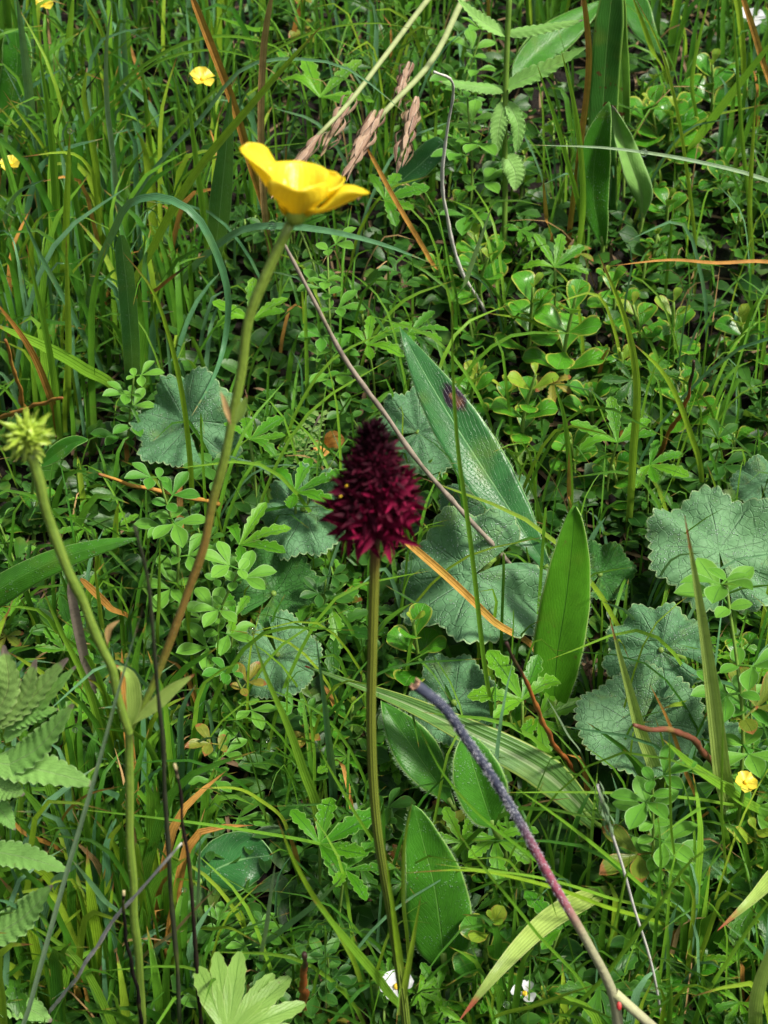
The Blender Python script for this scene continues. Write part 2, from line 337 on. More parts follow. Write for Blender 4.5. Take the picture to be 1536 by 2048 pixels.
M['scale'] = leafmat('sedge_scale', (.17, .09, .06), (.34, .23, .15), vein=(.46, .38, .26), edge=(.50, .42, .32), rough=.6, trans=.1, tip=(.09, .05, .04), tipv=.9)
M['sedgestem'] = leafmat('sedge_stem', (.24, .30, .12), (.32, .34, .16), base=(.10, .20, .06), rough=.5, trans=.05)
def mk_soil():
    g = G('soil'); n = g.noise(120, 6); n2 = g.noise(900, 4)
    c = g.mix(g.step(n, .3, .7), (.004, .003, .002), (.014, .009, .005)); c = g.mix(g.step(g.noise(60, 3), .55, .7), c, (.018, .028, .010))
    return g.finish(c, .9, g.math('ADD', n, g.math('MULTIPLY', n2, .5)), .8, 0, .3, bd=.002)
M['soil'] = mk_soil()
def mk_water():
    g = G('dew_water'); p = g.n('ShaderNodeBsdfPrincipled'); p.inputs['Base Color'].default_value = (1, 1, 1, 1)
    p.inputs['Roughness'].default_value = .02; p.inputs['IOR'].default_value = 1.33; p.inputs['Transmission Weight'].default_value = 1
    o = g.n('ShaderNodeOutputMaterial'); g.t.links.new(p.outputs[0], o.inputs[0]); return g.m
M['water'] = mk_water()
# ------------------------------------------------------------------ ground
def ground():
    xs = np.unique(np.r_[-2000, -900, -400, -200, -100, -60, np.linspace(-40, 40, 101), 60, 100, 200, 400, 900, 2000])
    ys = np.unique(np.r_[-2000, -900, -400, -200, -100, -60, np.linspace(-45, 60, 121), 80, 120, 200, 400, 900, 2000])
    X, Y = np.meshgrid(xs, ys, indexing='ij')
    Z = TG*Y - .15 + .22*np.sin(X*.9 + 1.3*np.sin(Y*.5))*np.sin(Y*.8 + X*.3) + .12*np.sin(X*2.7 + Y*1.1)*np.sin(Y*2.3 - X)
    mb = MB(); mb._grid(np.stack([X, Y, Z], -1), np.zeros(X.shape + (3,)))
    o = obj('ground', mb.mesh('ground', M['soil'])); o['kind'] = 'structure'
ground()

# ------------------------------------------------------------------ protected spots (things the filler must not hide)
KEEP = []          # (x, y, radius px, forward depth)
def keep(px, py, r, p): KEEP.append((px, py, r, float(np.dot(np.asarray(p) - CAM, FW))))
def hides(p, slack=.4):
    x, y = proj(p); d = float(np.dot(np.asarray(p) - CAM, FW))
    for kx, ky, r, kd in KEEP:
        if d < kd + slack and (x-kx)**2 + (y-ky)**2 < r*r: return True
    return False

# ------------------------------------------------------------------ traced blades and stalks
PATHS = {}
def blade(label, mat, wpx, pts, k=0.0, wf=BLADE, name=None, cat=None, round_=False, group=None, turn=0., fold=.3, key=None, nv=22, hs=None, guard=True, twist=0., near=.10):
    dry = mat in ('orange', 'straw', 'tan', 'rust', 'greystick', 'whitestick', 'brownstick')
    name = name or ('dry_straw' if dry else 'withered_plant' if mat == 'black' else 'grass_plant'); cat = cat or {'dry_straw': 'straw', 'withered_plant': 'plant'}.get(name, 'grass')
    mat = 'fresh' if mat == 'grass' else mat
    root = P(*pts[0]); root[2] -= .1
    if hs is not None: W = [P(x, y, h) for (x, y), h in zip(pts, hs)]; root = W[0]
    else:
        W = [root] + [upright(x, y, root, k) for x, y in pts[1:]]
        W = [CAM + (q - CAM)*(1 - near*(i/(len(W)-1))**.7) for i, q in enumerate(W)]      # leans towards the viewer out of the turf
    mid = W[len(W)//2]; hw = wpx * cpp(mid) / 2
    W = [W[0] - np.array([0, 0, .5])] + W if hs is None else W
    mb = MB()
    if round_:
        nv = 46; rv = RNG.uniform(.72, 1.2, nv + 1); W = list(spline(W, 14)); W = [W[0]] + [q + RNG.normal(0, hw*.35, 3) for q in W[1:]]
        Pt = mb.tube(W, hw, nv, 8, rf=lambda v: np.interp(v, (0, .6, 1), (1.1, 1, .6))*rv)
    else:
        Pt = mb.ribbon(W, hw, wf, nv, 2, hint=nrm(tocam(mid) + np.array([0, 0, .35])), fold=fold, turn=turn, twist=twist)
    o = obj(name, mb.mesh(name, M[mat], root), None, root); tag(o, label, cat, group)
    if key: PATHS[key] = Pt
    if guard:
        for q in Pt[len(Pt)//4::3]:
            x, y = proj(q); keep(x, y, max(wpx*.8, 10), q)
    return o
ST = dict(round_=True)
gb = blade
# upper left
gb('wide blue-green grass blade standing beside the dark tipped blades', 'teal', 22, [(70, 400), (64, 240), (50, 110), (32, -20)], turn=.3)
gb('straight pale grey-green blade with a dew drop halfway', 'pale', 12, [(252, 560), (228, 330), (213, 190), (214, 80), (224, 5)], key='pale')
gb('straight yellow-green blade slanting right with a brown burnt tip', 'lime', 19, [(255, 640), (310, 490), (390, 350), (500, 215), (600, 100), (650, 45)], k=-.25, fold=.6, key='slant')
gb('long dark green blade arching over with a reddish drooping tip', 'grass', 9, [(130, 420), (215, 195), (290, 130), (360, 90), (440, 72), (520, 82), (570, 105), (605, 150)], k=-.1)
gb('thin arched green blade just below the red tipped arch', 'grass', 7, [(150, 430), (250, 180), (320, 122), (425, 100), (500, 115), (545, 137)], k=-.1)
gb('blue-green blade arching far right towards the sedge spikes', 'teal', 9, [(220, 560), (300, 350), (400, 240), (500, 130), (600, 118), (690, 135), (768, 190), (815, 232)], k=-.1)
gb('thin green blade bowing right above the blue-green arch', 'grass', 7, [(250, 480), (420, 190), (540, 105), (640, 60), (768, 47), (835, 60)])
gb('broken dry orange stalk rising behind the buttercup petals', 'orange', 17, [(540, 480), (500, 325), (465, 205), (425, 100), (378, -20)], fold=.5, wf=STRAP)
gb('straight tan dry stalk standing behind the buttercup flower', 'tan', 14, [(548, 560), (530, 430), (522, 250), (530, 75), (545, -15)], wf=STRAP, fold=.5)
gb('upright dark-tipped green blade in the leafy grass clump', 'grass', 17, [(125, 600), (112, 400), (100, 250), (78, 100)], fold=.5)
gb('upright yellow-green blade with a dew drop at its tip', 'lime', 16, [(128, 640), (132, 470), (136, 360), (140, 262)], k=-.2, key='drop1', fold=.4)
gb('slender pointed green blade left of the buttercup flower', 'grass', 13, [(425, 600), (408, 440), (388, 290), (374, 155)])
gb('thin straight blade slanting across the blue-green blade', 'grass', 6, [(-50, 340), (60, 245), (180, 145), (305, 38)], k=-.1, hs=None)
gb('thin dark blade slanting parallel under the other one', 'darkstalk', 7, [(-50, 380), (60, 285), (150, 205), (210, 130)])
gb('pale bent grass blade folded over to a horizontal tip', 'lime', 10, [(205, 560), (196, 430), (178, 335), (140, 306), (42, 314)], k=-.15)
gb('blue-green blade bowing sideways from the picture edge clump', 'teal', 13, [(-12, 560), (10, 440), (38, 385), (92, 358)], k=-.2)
gb('short green blade curling right beneath the blue-green one', 'lime', 9, [(28, 600), (60, 470), (88, 430), (124, 417)], k=-.2)
gb('ribbed blue-green blade arching down past the buttercup stem', 'teal', 17, [(175, 700), (225, 470), (270, 402), (330, 396), (385, 425), (430, 500), (456, 590), (448, 690), (425, 760), (383, 832)], k=-.35, nv=34, key='arch')
gb('ribbed blue-green blade lying level behind the buttercup flower', 'teal', 16, [(345, 640), (430, 495), (500, 456), (600, 455), (768, 490), (862, 526)], k=-.15, key='behind')
gb('thin green blade bridging toward the flower from the left', 'grass', 6, [(340, 430), (415, 322), (500, 300), (625, 284)])
gb('wide dark green blade standing behind the slanting blade', 'lancedark', 46, [(430, 560), (440, 420), (452, 300), (462, 190)], wf=LANCE, k=.1)
gb('pair-like short green blade at the top meadow edge', 'grass', 12, [(560, 90), (500, 58), (430, 33)], k=-.2)
gb('yellowing blade with dark tip leaning over the left clump', 'lime', 8, [(150, 460), (90, 300), (40, 230), (5, 180)], k=-.1)
gb('broad upright green blade under the pale straight blade', 'grass', 17, [(140, 200), (138, 90), (148, -20)])
gb('slim yellow stalk beside the pale straight blade', 'lime', 8, [(240, 260), (205, 70), (175, 10), (165, -20)])
# upper right
gb('pale wiry blade running level with a dew drop on it', 'pale', 9, [(1690, 560), (1615, 405), (1536, 362), (1400, 325), (1210, 296), (1062, 290)], k=-.3, key='level', fold=.6)
gb('narrow green blade left of the orange dry stalk', 'grass', 11, [(1165, 520), (1128, 300), (1074, 128)])
gb('tall green blade crossing the orange dry stalk', 'grass', 13, [(1150, 560), (1166, 390), (1150, 220), (1122, 98)], k=-.1)
gb('orange dry stalk between two green blades by spotted leaves', 'orange', 13, [(1136, 500), (1160, 300), (1178, 110), (1166, -20)], wf=STRAP)
gb('grey wiry stem hooked over at its top', 'whitestick', 8, [(978, 660), (918, 530), (890, 410), (890, 290), (906, 185), (898, 155), (868, 144)], k=-.15, **ST)
gb('wide green blade slanting to the right meadow edge', 'grass', 20, [(1365, 340), (1402, 270), (1470, 180), (1570, 50)], k=-.2)
gb('thin yellow-green stalk winding down through round leaves', 'lime', 8, [(1388, 600), (1372, 330), (1345, 180), (1318, 90), (1265, -15)], k=-.1)
gb('straight green stalk at the upper right edge', 'grass', 9, [(1495, 520), (1482, 250), (1463, -15)])
gb('straight yellow-green stalk beaded with water', 'lime', 10, [(1500, 600), (1500, 400), (1512, 180)], k=-.1, key='beaded')
gb('orange dry stalk leaning at the upper right edge', 'orange', 13, [(1550, 280), (1518, 100), (1480, -20)], wf=STRAP)
gb('short orange dry blade standing alone near oval shoots', 'orange', 10, [(1104, 520), (1092, 430), (1086, 353)])
gb('dry tan straw leaning behind the sedge spikes', 'orange', 10, [(885, 570), (860, 520), (790, 400), (735, 298)], wf=STRAP)
gb('pale speckled blade hanging among the trefoil leaves', 'pale', 11, [(905, 645), (935, 555), (985, 410)], k=-.25)
gb('dry orange wisp curving level above oval shoots', 'orange', 8, [(1640, 640), (1545, 526), (1430, 526), (1340, 520), (1220, 532)], k=-.15)
gb('bright blade slanting above the spotted leaves', 'lime', 13, [(1330, 200), (1300, 90), (1262, -15)], k=-.1)
gb('thin blade leaning in the upper right grass', 'grass', 9, [(1395, 300), (1385, 150), (1420, -15)])
# middle
gb('tall thin green blade in front of the big lance leaf', 'grass', 11, [(990, 1530), (965, 1300), (938, 1060), (916, 900), (905, 720), (904, 590)], k=-.12, key='thin')
gb('yellow-green ribbed blade rising through the oval shoots', 'lime', 17, [(1255, 1080), (1266, 910), (1273, 760), (1250, 640), (1196, 505)], k=-.15, fold=.45)
gb('yellow-green blade arching right from the oval shoots', 'lime', 13, [(1402, 1010), (1378, 860), (1325, 745), (1262, 682)], k=-.1)
gb('short green blade with an orange foot near oval shoots', 'grass', 12, [(1138, 1090), (1138, 920), (1126, 825), (1104, 755)], k=-.1)
gb('orange dry sliver standing among the dark leaves', 'orange', 10, [(1140, 1080), (1138, 980), (1138, 900)], k=-.2)
gb('thin green blade with a water bead at its tip', 'grass', 6, [(1225, 920), (1205, 830), (1182, 778)], key='bead')
gb('rust tinged stalk rising from the palmate leaves', 'rust', 9, [(1310, 960), (1335, 870), (1375, 800), (1390, 720)], **ST)
gb('broad dark green blade standing upright near the crenate leaf', 'lancedark', 36, [(268, 800), (262, 680), (252, 560), (242, 470)], wf=STRAP, k=-.05)
gb('broad green blade lying diagonally across the grass clump', 'grass', 30, [(240, 810), (160, 735), (90, 695), (-20, 645)], k=-.35, wf=BLADE)
gb('hairy yellow-green stalk bowing over with a brown tip', 'lime', 12, [(388, 1120), (380, 920), (366, 800), (340, 680), (300, 572), (246, 505)], k=-.15, key='hairy')
gb('yellow-orange fading blade leaning left in the clump', 'orange', 16, [(118, 880), (97, 785), (55, 690), (-15, 595)], k=-.15)
gb('straight orange dry stick pointing over the seed head', 'orange', 11, [(-70, 870), (0, 836), (70, 812), (126, 795)], k=-.45, **ST)
gb('orange dry stem descending behind the seed head', 'orange', 10, [(58, 880), (42, 790), (12, 680)], k=-.1, **ST)
gb('long upright green blade in the tall clump', 'grass', 14, [(122, 900), (102, 720), (55, 500)], k=-.1)
gb('ribbed upright yellow-green stalk in the tall clump', 'lime', 14, [(142, 850), (137, 660), (132, 470)], k=-.1, fold=.5)
gb('blue-green blade slanting right out of the tall clump', 'teal', 12, [(215, 790), (150, 640), (75, 500), (40, 420)], k=-.05)
gb('dry orange needle resting on the trefoil leaves', 'orange', 10, [(440, 1030), (425, 1004), (330, 985), (200, 950)], k=-.5, **ST)
gb('withered grey twig crossing behind the dark red flower', 'greystick', 11, [(1100, 1215), (1040, 1150), (960, 1060), (850, 940), (765, 825), (650, 640), (560, 478)], k=-.15, round_=True, name='dead_twig', cat='twig')
gb('rusty dry blade tip under the bowing brown-tipped stalk', 'rust', 11, [(255, 640), (320, 575), (382, 526)], k=-.1)
gb('orange dry straw running into the dark red flower base', 'straw', 17, [(1085, 1350), (978, 1237), (893, 1155), (783, 1060)], k=-.35, wf=STRAP, fold=.6)
# right middle
gb('tall olive blade with a red tip before the crenate leaves', 'olive', 44, [(1462, 1690), (1442, 1540), (1417, 1330), (1393, 1170), (1369, 1030)], k=.0, near=.16, wf=SPIKE, fold=.35, key='olive1')
gb('shorter olive blade with red tip crossed by a brown stick', 'olive', 36, [(1318, 1640), (1274, 1445), (1248, 1345), (1219, 1235)], k=.0, near=.14, wf=SPIKE, fold=.45)
gb('curved red-brown stick in front of the olive blades', 'brownstick', 16, [(1470, 1620), (1420, 1520), (1345, 1462), (1265, 1448)], k=-.45, round_=True, name='dead_twig', cat='twig')
gb('thin orange dry stalk beside the crenate leaf edge', 'orange', 10, [(1398, 1680), (1366, 1530), (1335, 1440), (1299, 1368)], k=-.25)
gb('rust brown dry stalk leaning under the upright lance leaf', 'rust', 11, [(1160, 1600), (1092, 1462), (1065, 1390), (1012, 1288)], k=-.2, **ST)
gb('fine green blade crossing the lance leaf foot', 'pale', 6, [(1170, 1570), (1130, 1460), (1092, 1392)], k=-.25)
# lower right
gb('long green blade bowing over like a hook', 'grass', 10, [(1085, 2120), (1220, 1940), (1320, 1808), (1400, 1708), (1442, 1692), (1464, 1735)], k=-.1, key='hook')
gb('light green blade pointing left across the hairy stalk', 'lime', 9, [(1380, 1930), (1190, 1806), (1050, 1760), (930, 1740), (808, 1746)], k=-.35)
gb('second light green blade just above the pointing one', 'grass', 7, [(1400, 1900), (1200, 1790), (1060, 1752), (940, 1737), (870, 1728)], k=-.3)
gb('thin level blade crossing behind the pink stalk', 'grass', 7, [(1560, 1660), (1440, 1606), (1220, 1586), (993, 1585)], k=-.3)
gb('green blade slanting down from the pink stalk', 'grass', 9, [(1400, 1900), (1275, 1765), (1130, 1645), (1018, 1566)], k=-.2)
gb('thin green blade curving through the oval leaf', 'grass', 7, [(1170, 1840), (1060, 1712), (960, 1632), (885, 1545), (838, 1455)], k=-.3)
gb('long thin blade falling steeply left of the stalk fork', 'grass', 8, [(1195, 2090), (1060, 1850), (975, 1745), (903, 1648)], k=-.25)
gb('wide pale leaf blade with a red tip pointing down left', 'olive', 46, [(1250, 1770), (1170, 1800), (1080, 1855), (990, 1950), (918, 2042)], hs=[.2, 2.6, 4.2, 4.8, 4.4], wf=LANCE, key='redtip')
gb('olive leaf blade with a red tip entering from the right', 'olive', 40, [(1680, 1740), (1560, 1745), (1490, 1812), (1434, 1862)], hs=[.2, 3.5, 4.6, 4.4], wf=LANCE)
gb('thin green blade leaning right near the silver stalk', 'grass', 7, [(1205, 1960), (1235, 1830), (1264, 1698)], k=-.1)
gb('broad green blade slanting behind the brown stick', 'grass', 25, [(1540, 1680), (1470, 1592), (1385, 1532), (1325, 1478)], k=-.3)
gb('thin straight upright blade right of the trefoil', 'grass', 6, [(1358, 1860), (1342, 1650), (1338, 1450)], k=-.1)
gb('second thin straight upright blade near the small yellow flower', 'grass', 6, [(1445, 1830), (1443, 1600), (1447, 1400)], k=-.1)
gb('thin brown-tipped blade leaning against the spoon shaped leaf', 'lime', 9, [(818, 1960), (806, 1780), (810, 1680), (826, 1596)], k=-.3)
gb('green blade rising to the right edge at the bottom', 'grass', 9, [(1395, 2060), (1470, 1900), (1570, 1760)], k=-.1)
gb('broad olive blade at the lower right corner', 'olive', 30, [(1500, 2140), (1520, 1970), (1570, 1840)], k=-.15)
gb('low green blade sweeping right at the bottom', 'lime', 9, [(960, 2090), (1090, 2005), (1195, 1968)], k=-.35)
# lower left
gb('very long pale blade slanting the whole lower left', 'pale', 11, [(-10, 2260), (60, 2010), (135, 1740), (195, 1536), (240, 1370), (287, 1212)], k=0.05, key='long')
gb('straight dark purplish stalk fading to green below', 'darkstalk', 11, [(385, 2250), (360, 2030), (345, 1800), (326, 1560), (316, 1390), (305, 1240), (284, 1100), (268, 1052)], k=0, **ST)
gb('withered black stalk with a pale broken middle', 'black', 9, [(408, 2180), (396, 1960), (385, 1810), (366, 1650), (351, 1530)], k=-.05, **ST)
gb('short withered black stalk beside the buttercup stem', 'black', 9, [(296, 2180), (276, 1995), (255, 1885), (246, 1780)], k=-.05, **ST)
gb('green blade leaning left out of the lower grass', 'grass', 15, [(222, 1580), (196, 1445), (165, 1350), (125, 1270), (84, 1175)], k=-.1, fold=.5)
gb('pale blade crossing behind the serrated plant', 'lime', 14, [(200, 1500), (90, 1352), (15, 1303)], k=-.15)
gb('thick orange dry blade end under the curved broad leaf', 'orange', 18, [(268, 1270), (215, 1212), (160, 1158)], k=-.25, wf=STRAP)
gb('grey-brown dead blade hanging in the shade', 'greystick', 20, [(205, 1450), (165, 1300), (138, 1165)], k=0, wf=STRAP)
gb('short bright blade beside the seed head stem', 'lime', 9, [(218, 1330), (202, 1235), (187, 1115)], k=-.1)
gb('thin upright blade right of the dark purplish stalk', 'grass', 8, [(318, 1330), (318, 1200), (320, 1076)], k=-.1)
gb('wide green blade with a water bead before the crenate leaf', 'grass', 24, [(640, 1670), (605, 1538), (575, 1452), (532, 1352), (503, 1262)], k=-.25, wf=SPIKE, key='wide1')
gb('wide green blade standing left of the orchid stem', 'teal', 19, [(668, 1620), (656, 1470), (645, 1375), (631, 1268)], k=-.2, wf=SPIKE)
gb('fine level blade running under the palmate leaves', 'grass', 7, [(800, 1740), (650, 1690), (500, 1662), (330, 1638), (135, 1616)], k=-.35)
gb('thin blade bending down towards the orchid stem', 'grass', 8, [(775, 1790), (702, 1612), (655, 1530), (635, 1490)], k=-.2)
gb('yellow-green blade drooping beside the palmate leaf', 'lime', 12, [(730, 2030), (675, 1862), (625, 1790), (585, 1715), (554, 1636)], k=-.15)
gb('wide green blade reaching the white flower', 'grass', 22, [(815, 2080), (768, 1975), (700, 1890), (622, 1794)], k=-.3)
gb('slim pale blade with an orange tip above the lobed leaf', 'pale', 10, [(520, 1990), (535, 1842), (551, 1722)], k=-.15)
gb('thin pale blade next to the withered black stalk', 'pale', 7, [(393, 1920), (397, 1780), (401, 1658)], k=-.2)
gb('bleached grey dead stem slanting in the lower grass', 'whitestick', 8, [(85, 2090), (150, 1958), (210, 1868), (270, 1790), (362, 1688)], k=-.15, round_=True)
gb('tan dry blade slanting behind the black stalk', 'tan', 8, [(270, 1980), (360, 1852), (436, 1772)], k=-.15)
gb('wide green blade below the serrated leaves', 'grass', 22, [(125, 1730), (72, 1612), (32, 1568)], k=-.15)
gb('shiny blue-green blade crossing in the lower grass', 'teal', 14, [(258, 1880), (200, 1792), (143, 1718)], k=-.25)
gb('orange dry blade at the edge under the serrated leaves', 'orange', 10, [(145, 1740), (40, 1660), (-10, 1600)], k=-.2)
gb('orange dry blade arched beneath the serrated leaf tip', 'orange', 8, [(126, 1740), (136, 1622), (185, 1586), (246, 1572)], k=-.15)
gb('pale green blade arched under the dark purplish stalk', 'lime', 9, [(580, 1690), (522, 1602), (465, 1576), (388, 1578)], k=-.2)
gb('blue-green blade curving beside the lobed leaf', 'teal', 14, [(470, 1930), (550, 1872), (640, 1800), (688, 1752)], k=-.2)
gb('yellow-green blade with an orange bent tip', 'lime', 9, [(395, 1890), (430, 1858), (470, 1860), (522, 1890)], k=-.5)
gb('orange dry stalk standing by the lobed leaf', 'rust', 16, [(603, 2060), (608, 1980), (610, 1905)], k=-.1, **ST)

# ------------------------------------------------------------------ broad leaves (one leaf on its stalk)
rg0 = np.random.default_rng(5)
def broadleaf(name, label, cat, mat, wpx, pts, foot, hs=None, k=0., wf=LANCE, fold=.18, ruffle=.16, curl=0., turn=0., extra=None, hint=None, group=None, nv=30, tooth=None):
    root = P(*foot); root[2] -= .1
    W = [P(x, y, h) for (x, y), h in zip(pts, hs)] if hs else [upright(x, y, root, k) for x, y in pts]
    t = thing(name, label, cat, root, group)
    mid = W[len(W)//2]; hw = wpx*cpp(mid)/2
    mb = MB(); hn = nrm(tocam(mid)*.8 + GN*.5) if hint is None else hint
    Pt = mb.ribbon(W, hw, wf, nv, 5, hint=hn, fold=fold, ruffle=ruffle, curl=curl, turn=turn, tooth=tooth)
    lo = obj('leaf_blade', mb.mesh('leaf_blade', M[mat], root), t)
    so_ = lo.modifiers.new('thickness', 'SOLIDIFY'); so_.thickness = .00025; so_.offset = 0
    if mat in ('lancebright', 'lance', 'lanceblotch') and wpx > 80:
        mb = MB(); V = np.array([v_.co[:] for v_ in lo.data.vertices]).reshape(nv + 1, 11, 3)/S + root
        for i in range(2, nv - 1):
            for side in (0, 10):
                for r__ in range(5):
                    f_ = rg0.random(); q = V[i, side]*(1-f_) + V[i+1, side]*f_; d = nrm(V[i, side] - V[i, 5]) + nrm(V[i+1, side]-V[i, side])*.6 + rg0.normal(0, .25, 3)
                    mb.ribbon([q, q + nrm(d)*rg0.uniform(3, 8)*cpp(mid)], .5*cpp(mid), SPIKE, 2, 1, hint=hn, fold=0)
        hh = obj('fringe_hairs', mb.mesh('fringe_hairs', M['pale'], root), t); hh['kind'] = 'stuff'
    mb = MB(); mb.tube([root - [0, 0, .4], (root + Pt[0])/2 + [0, 0, .25], Pt[0], Pt[2]], hw*.07 + .03, 8, 6)
    obj('leaf_stalk', mb.mesh('leaf_stalk', M['stem'], root), t)
    for q in Pt[1::3]:
        x, y = proj(q); keep(x, y, wpx*.5, q)
    return t, Pt, hw, hn, root
broadleaf('lance_leaf', 'large dark lance-shaped leaf with a purple-brown blotch near its tip', 'leaf', 'lanceblotch', 104,
          [(1112, 1165), (1062, 1085), (985, 965), (905, 840), (840, 730), (800, 655)], (1150, 1290), hs=[2.0, 2.6, 3.2, 3.9, 4.6, 5.0], fold=.22, ruffle=.12)
broadleaf('lance_leaf', 'bright green upright lance leaf with a fringe of pale hairs', 'leaf', 'lancebright', 102,
          [(1108, 1425), (1112, 1330), (1130, 1210), (1142, 1110), (1150, 1012)], (1100, 1530), k=.2, fold=.16, ruffle=.15, wf=prof((0, .3), (.08, .6), (.2, .86), (.35, 1), (.55, .97), (.75, .76), (.88, .5), (.96, .28), (1, .06)))
broadleaf('spoon_leaf', 'broad spoon-shaped green leaf right of the orchid stem', 'leaf', 'lance', 135,
          [(888, 1925), (880, 1850), (868, 1770), (848, 1690), (828, 1612)], (905, 2010), k=.15, fold=.1, wf=prof((0, .35), (.08, .72), (.2, .95), (.35, 1), (.55, .88), (.75, .62), (.9, .36), (.97, .18), (1, .03)))
broadleaf('lance_leaf', 'long light green leaf with a pale midrib under the hairy stalk', 'leaf', 'lancewide', 72,
          [(1190, 1645), (1095, 1552), (950, 1472), (800, 1402), (700, 1365), (610, 1332)], (1230, 1700), hs=[1.5, 2.6, 3.3, 3.5, 3.4, 3.2], fold=.35, ruffle=.05, wf=prof((0, .5), (.2, 1), (.4, .85), (.6, .5), (.8, .22), (1, .02)))
broadleaf('oval_leaf', 'folded oval green leaf in front of the hairy stalk', 'leaf', 'lance', 104,
          [(985, 1650), (965, 1590), (945, 1525), (928, 1466)], (1020, 1740), hs=[3.2, 4.0, 4.6, 5.0], fold=.55, wf=ELL)
broadleaf('lance_leaf', 'dark leaf with a yellow margin beneath the long light leaf', 'leaf', 'lance', 88,
          [(905, 1610), (850, 1530), (795, 1450), (762, 1402)], (930, 1680), hs=[1.2, 1.9, 2.4, 2.6], fold=.3)
broadleaf('lance_leaf', 'broad green leaf curving in from the edge below the seed head', 'leaf', 'lance', 62,
          [(-70, 1235), (0, 1178), (100, 1125), (200, 1092), (277, 1077)], (-110, 1330), k=-.35, fold=-.35, ruffle=.05, wf=prof((0, .9), (.3, 1), (.6, .8), (.85, .45), (1, .05)))
broadleaf('spotted_leaf', 'tall dark green leaf with brown spots beside the orange stalk', 'leaf', 'spotted', 60,
          [(1208, 420), (1205, 300), (1212, 120), (1226, -30)], (1212, 500), k=-.05, wf=STRAP, fold=.2)
broadleaf('spotted_leaf', 'narrow yellow-green leaf with brown spots', 'leaf', 'spotted', 32,
          [(1246, 250), (1244, 150), (1238, 60), (1236, -30)], (1248, 420), k=-.08, wf=STRAP, fold=.2)
broadleaf('spotted_leaf', 'broad dark leaf standing low below the spotted leaves', 'leaf', 'lance', 66,
          [(1206, 490), (1188, 400), (1192, 300), (1218, 205)], (1200, 560), k=-.12, fold=.35, ruffle=.25, wf=ELL)
broadleaf('curled_leaf', 'grey-green curled leaf with wavy margin under the level wire blade', 'leaf', 'rattle', 50,
          [(1285, 440), (1285, 400), (1262, 330), (1240, 265), (1228, 215)], (1275, 500), k=-.14, fold=.6, ruffle=.6)
broadleaf('wide_leaf', 'wide green leaf behind the serrated rattle leaves', 'leaf', 'lance', 70,
          [(1010, 190), (1060, 120), (1130, 60), (1210, 0)], (985, 300), hs=[.9, 1.2, 1.4, 1.5], fold=.2)
broadleaf('wide_leaf', 'second wide leaf behind the spotted leaves', 'leaf', 'lance', 55,
          [(1330, 120), (1290, 60), (1265, 0), (1260, -60)], (1340, 200), hs=[1.5, 2.2, 2.5, 2.6], fold=.15)
broadleaf('wide_leaf', 'dark blue-green leaf with drops below the brown sedge spikes', 'leaf', 'lancedark', 52,
          [(772, 400), (800, 365), (845, 325), (888, 283)], (770, 470), k=-.1, fold=.2, wf=STRAP)
broadleaf('shaded_leaf', 'large rounded dark leaf with a purple spot in the shade', 'leaf', 'lancedark', 120,
          [(395, 1765), (430, 1740), (480, 1720), (545, 1710)], (400, 1830), hs=[.5, .7, .8, .8], fold=.08, wf=ELL)
broadleaf('wide_leaf', 'dark green leaf among grass near the top left', 'leaf', 'lance', 60,
          [(10, 260), (25, 190), (35, 120), (30, 60)], (0, 330), k=0, fold=.15, wf=STRAP)
broadleaf('narrow_leaf', 'deep green pointed leaf under the seed head', 'leaf', 'lance', 34,
          [(78, 935), (110, 910), (150, 885), (176, 880)], (60, 1010), hs=[3.2, 3.6, 4, 4.2], fold=.4, wf=ELL)

# ------------------------------------------------------------------ crenate leaves
def crenate_mesh(mat, teeth=30, lobes=7, seed=0, notch=.13):
    rg = np.random.default_rng(seed); na, nr = teeth*4, 9
    th = np.linspace(-math.pi + notch, math.pi - notch, na + 1); r = np.linspace(0, 1, nr + 1)
    tri = np.abs(((np.arange(na + 1)/4.0) % 1) - .5)*2
    tr = np.clip(1 - tri, 0, 1)**.6
    lobe = .07*np.cos(lobes*th) ; ph = rg.uniform(0, 6.28, 4)
    R = (1 + lobe + .05*np.sin(2*th + ph[0]) + .03*np.sin(5*th + ph[3]) + .05*rg.standard_normal()) * (1 - .10*np.abs(th/math.pi)**2)
    E = 1 + rg.uniform(.04, .065)*(tr - .5)
    RR = r[:, None]*R[None]*np.where(r[:, None] > .88, E[None], 1)
    x = RR*np.sin(th)[None]; y = RR*np.cos(th)[None]
    z = (.09*r**1.5)[:, None]*np.cos(lobes*th)[None] + .17*np.sin(3*x + ph[1])*np.sin(2.6*y + ph[2]) + .03*np.sin(9*x + ph[0])*np.sin(8*y + ph[3]) + (.05*r**3)[:, None]*np.sin(11*th + ph[2])[None] + (rg.uniform(.08, .32)*r**2)[:, None]*np.sin(2*th + ph[1])[None] + (rg.uniform(-.12, .2)*r**2)[:, None] - .10*(r**3)[:, None] - .04*np.abs(np.sin(teeth*th/2))[None]*(r > .9)[:, None]
    A = np.stack(np.broadcast_arrays((th/math.pi)[None], r[:, None], np.array(rg.random())), -1).astype(float)
    mb = MB(); mb._grid(np.stack([x, y, z], -1), A); me = mb.mesh('leaf_blade', M[mat]); return me
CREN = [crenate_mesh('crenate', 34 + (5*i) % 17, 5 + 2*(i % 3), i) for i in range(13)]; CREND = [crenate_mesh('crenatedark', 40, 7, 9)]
CN = [0]
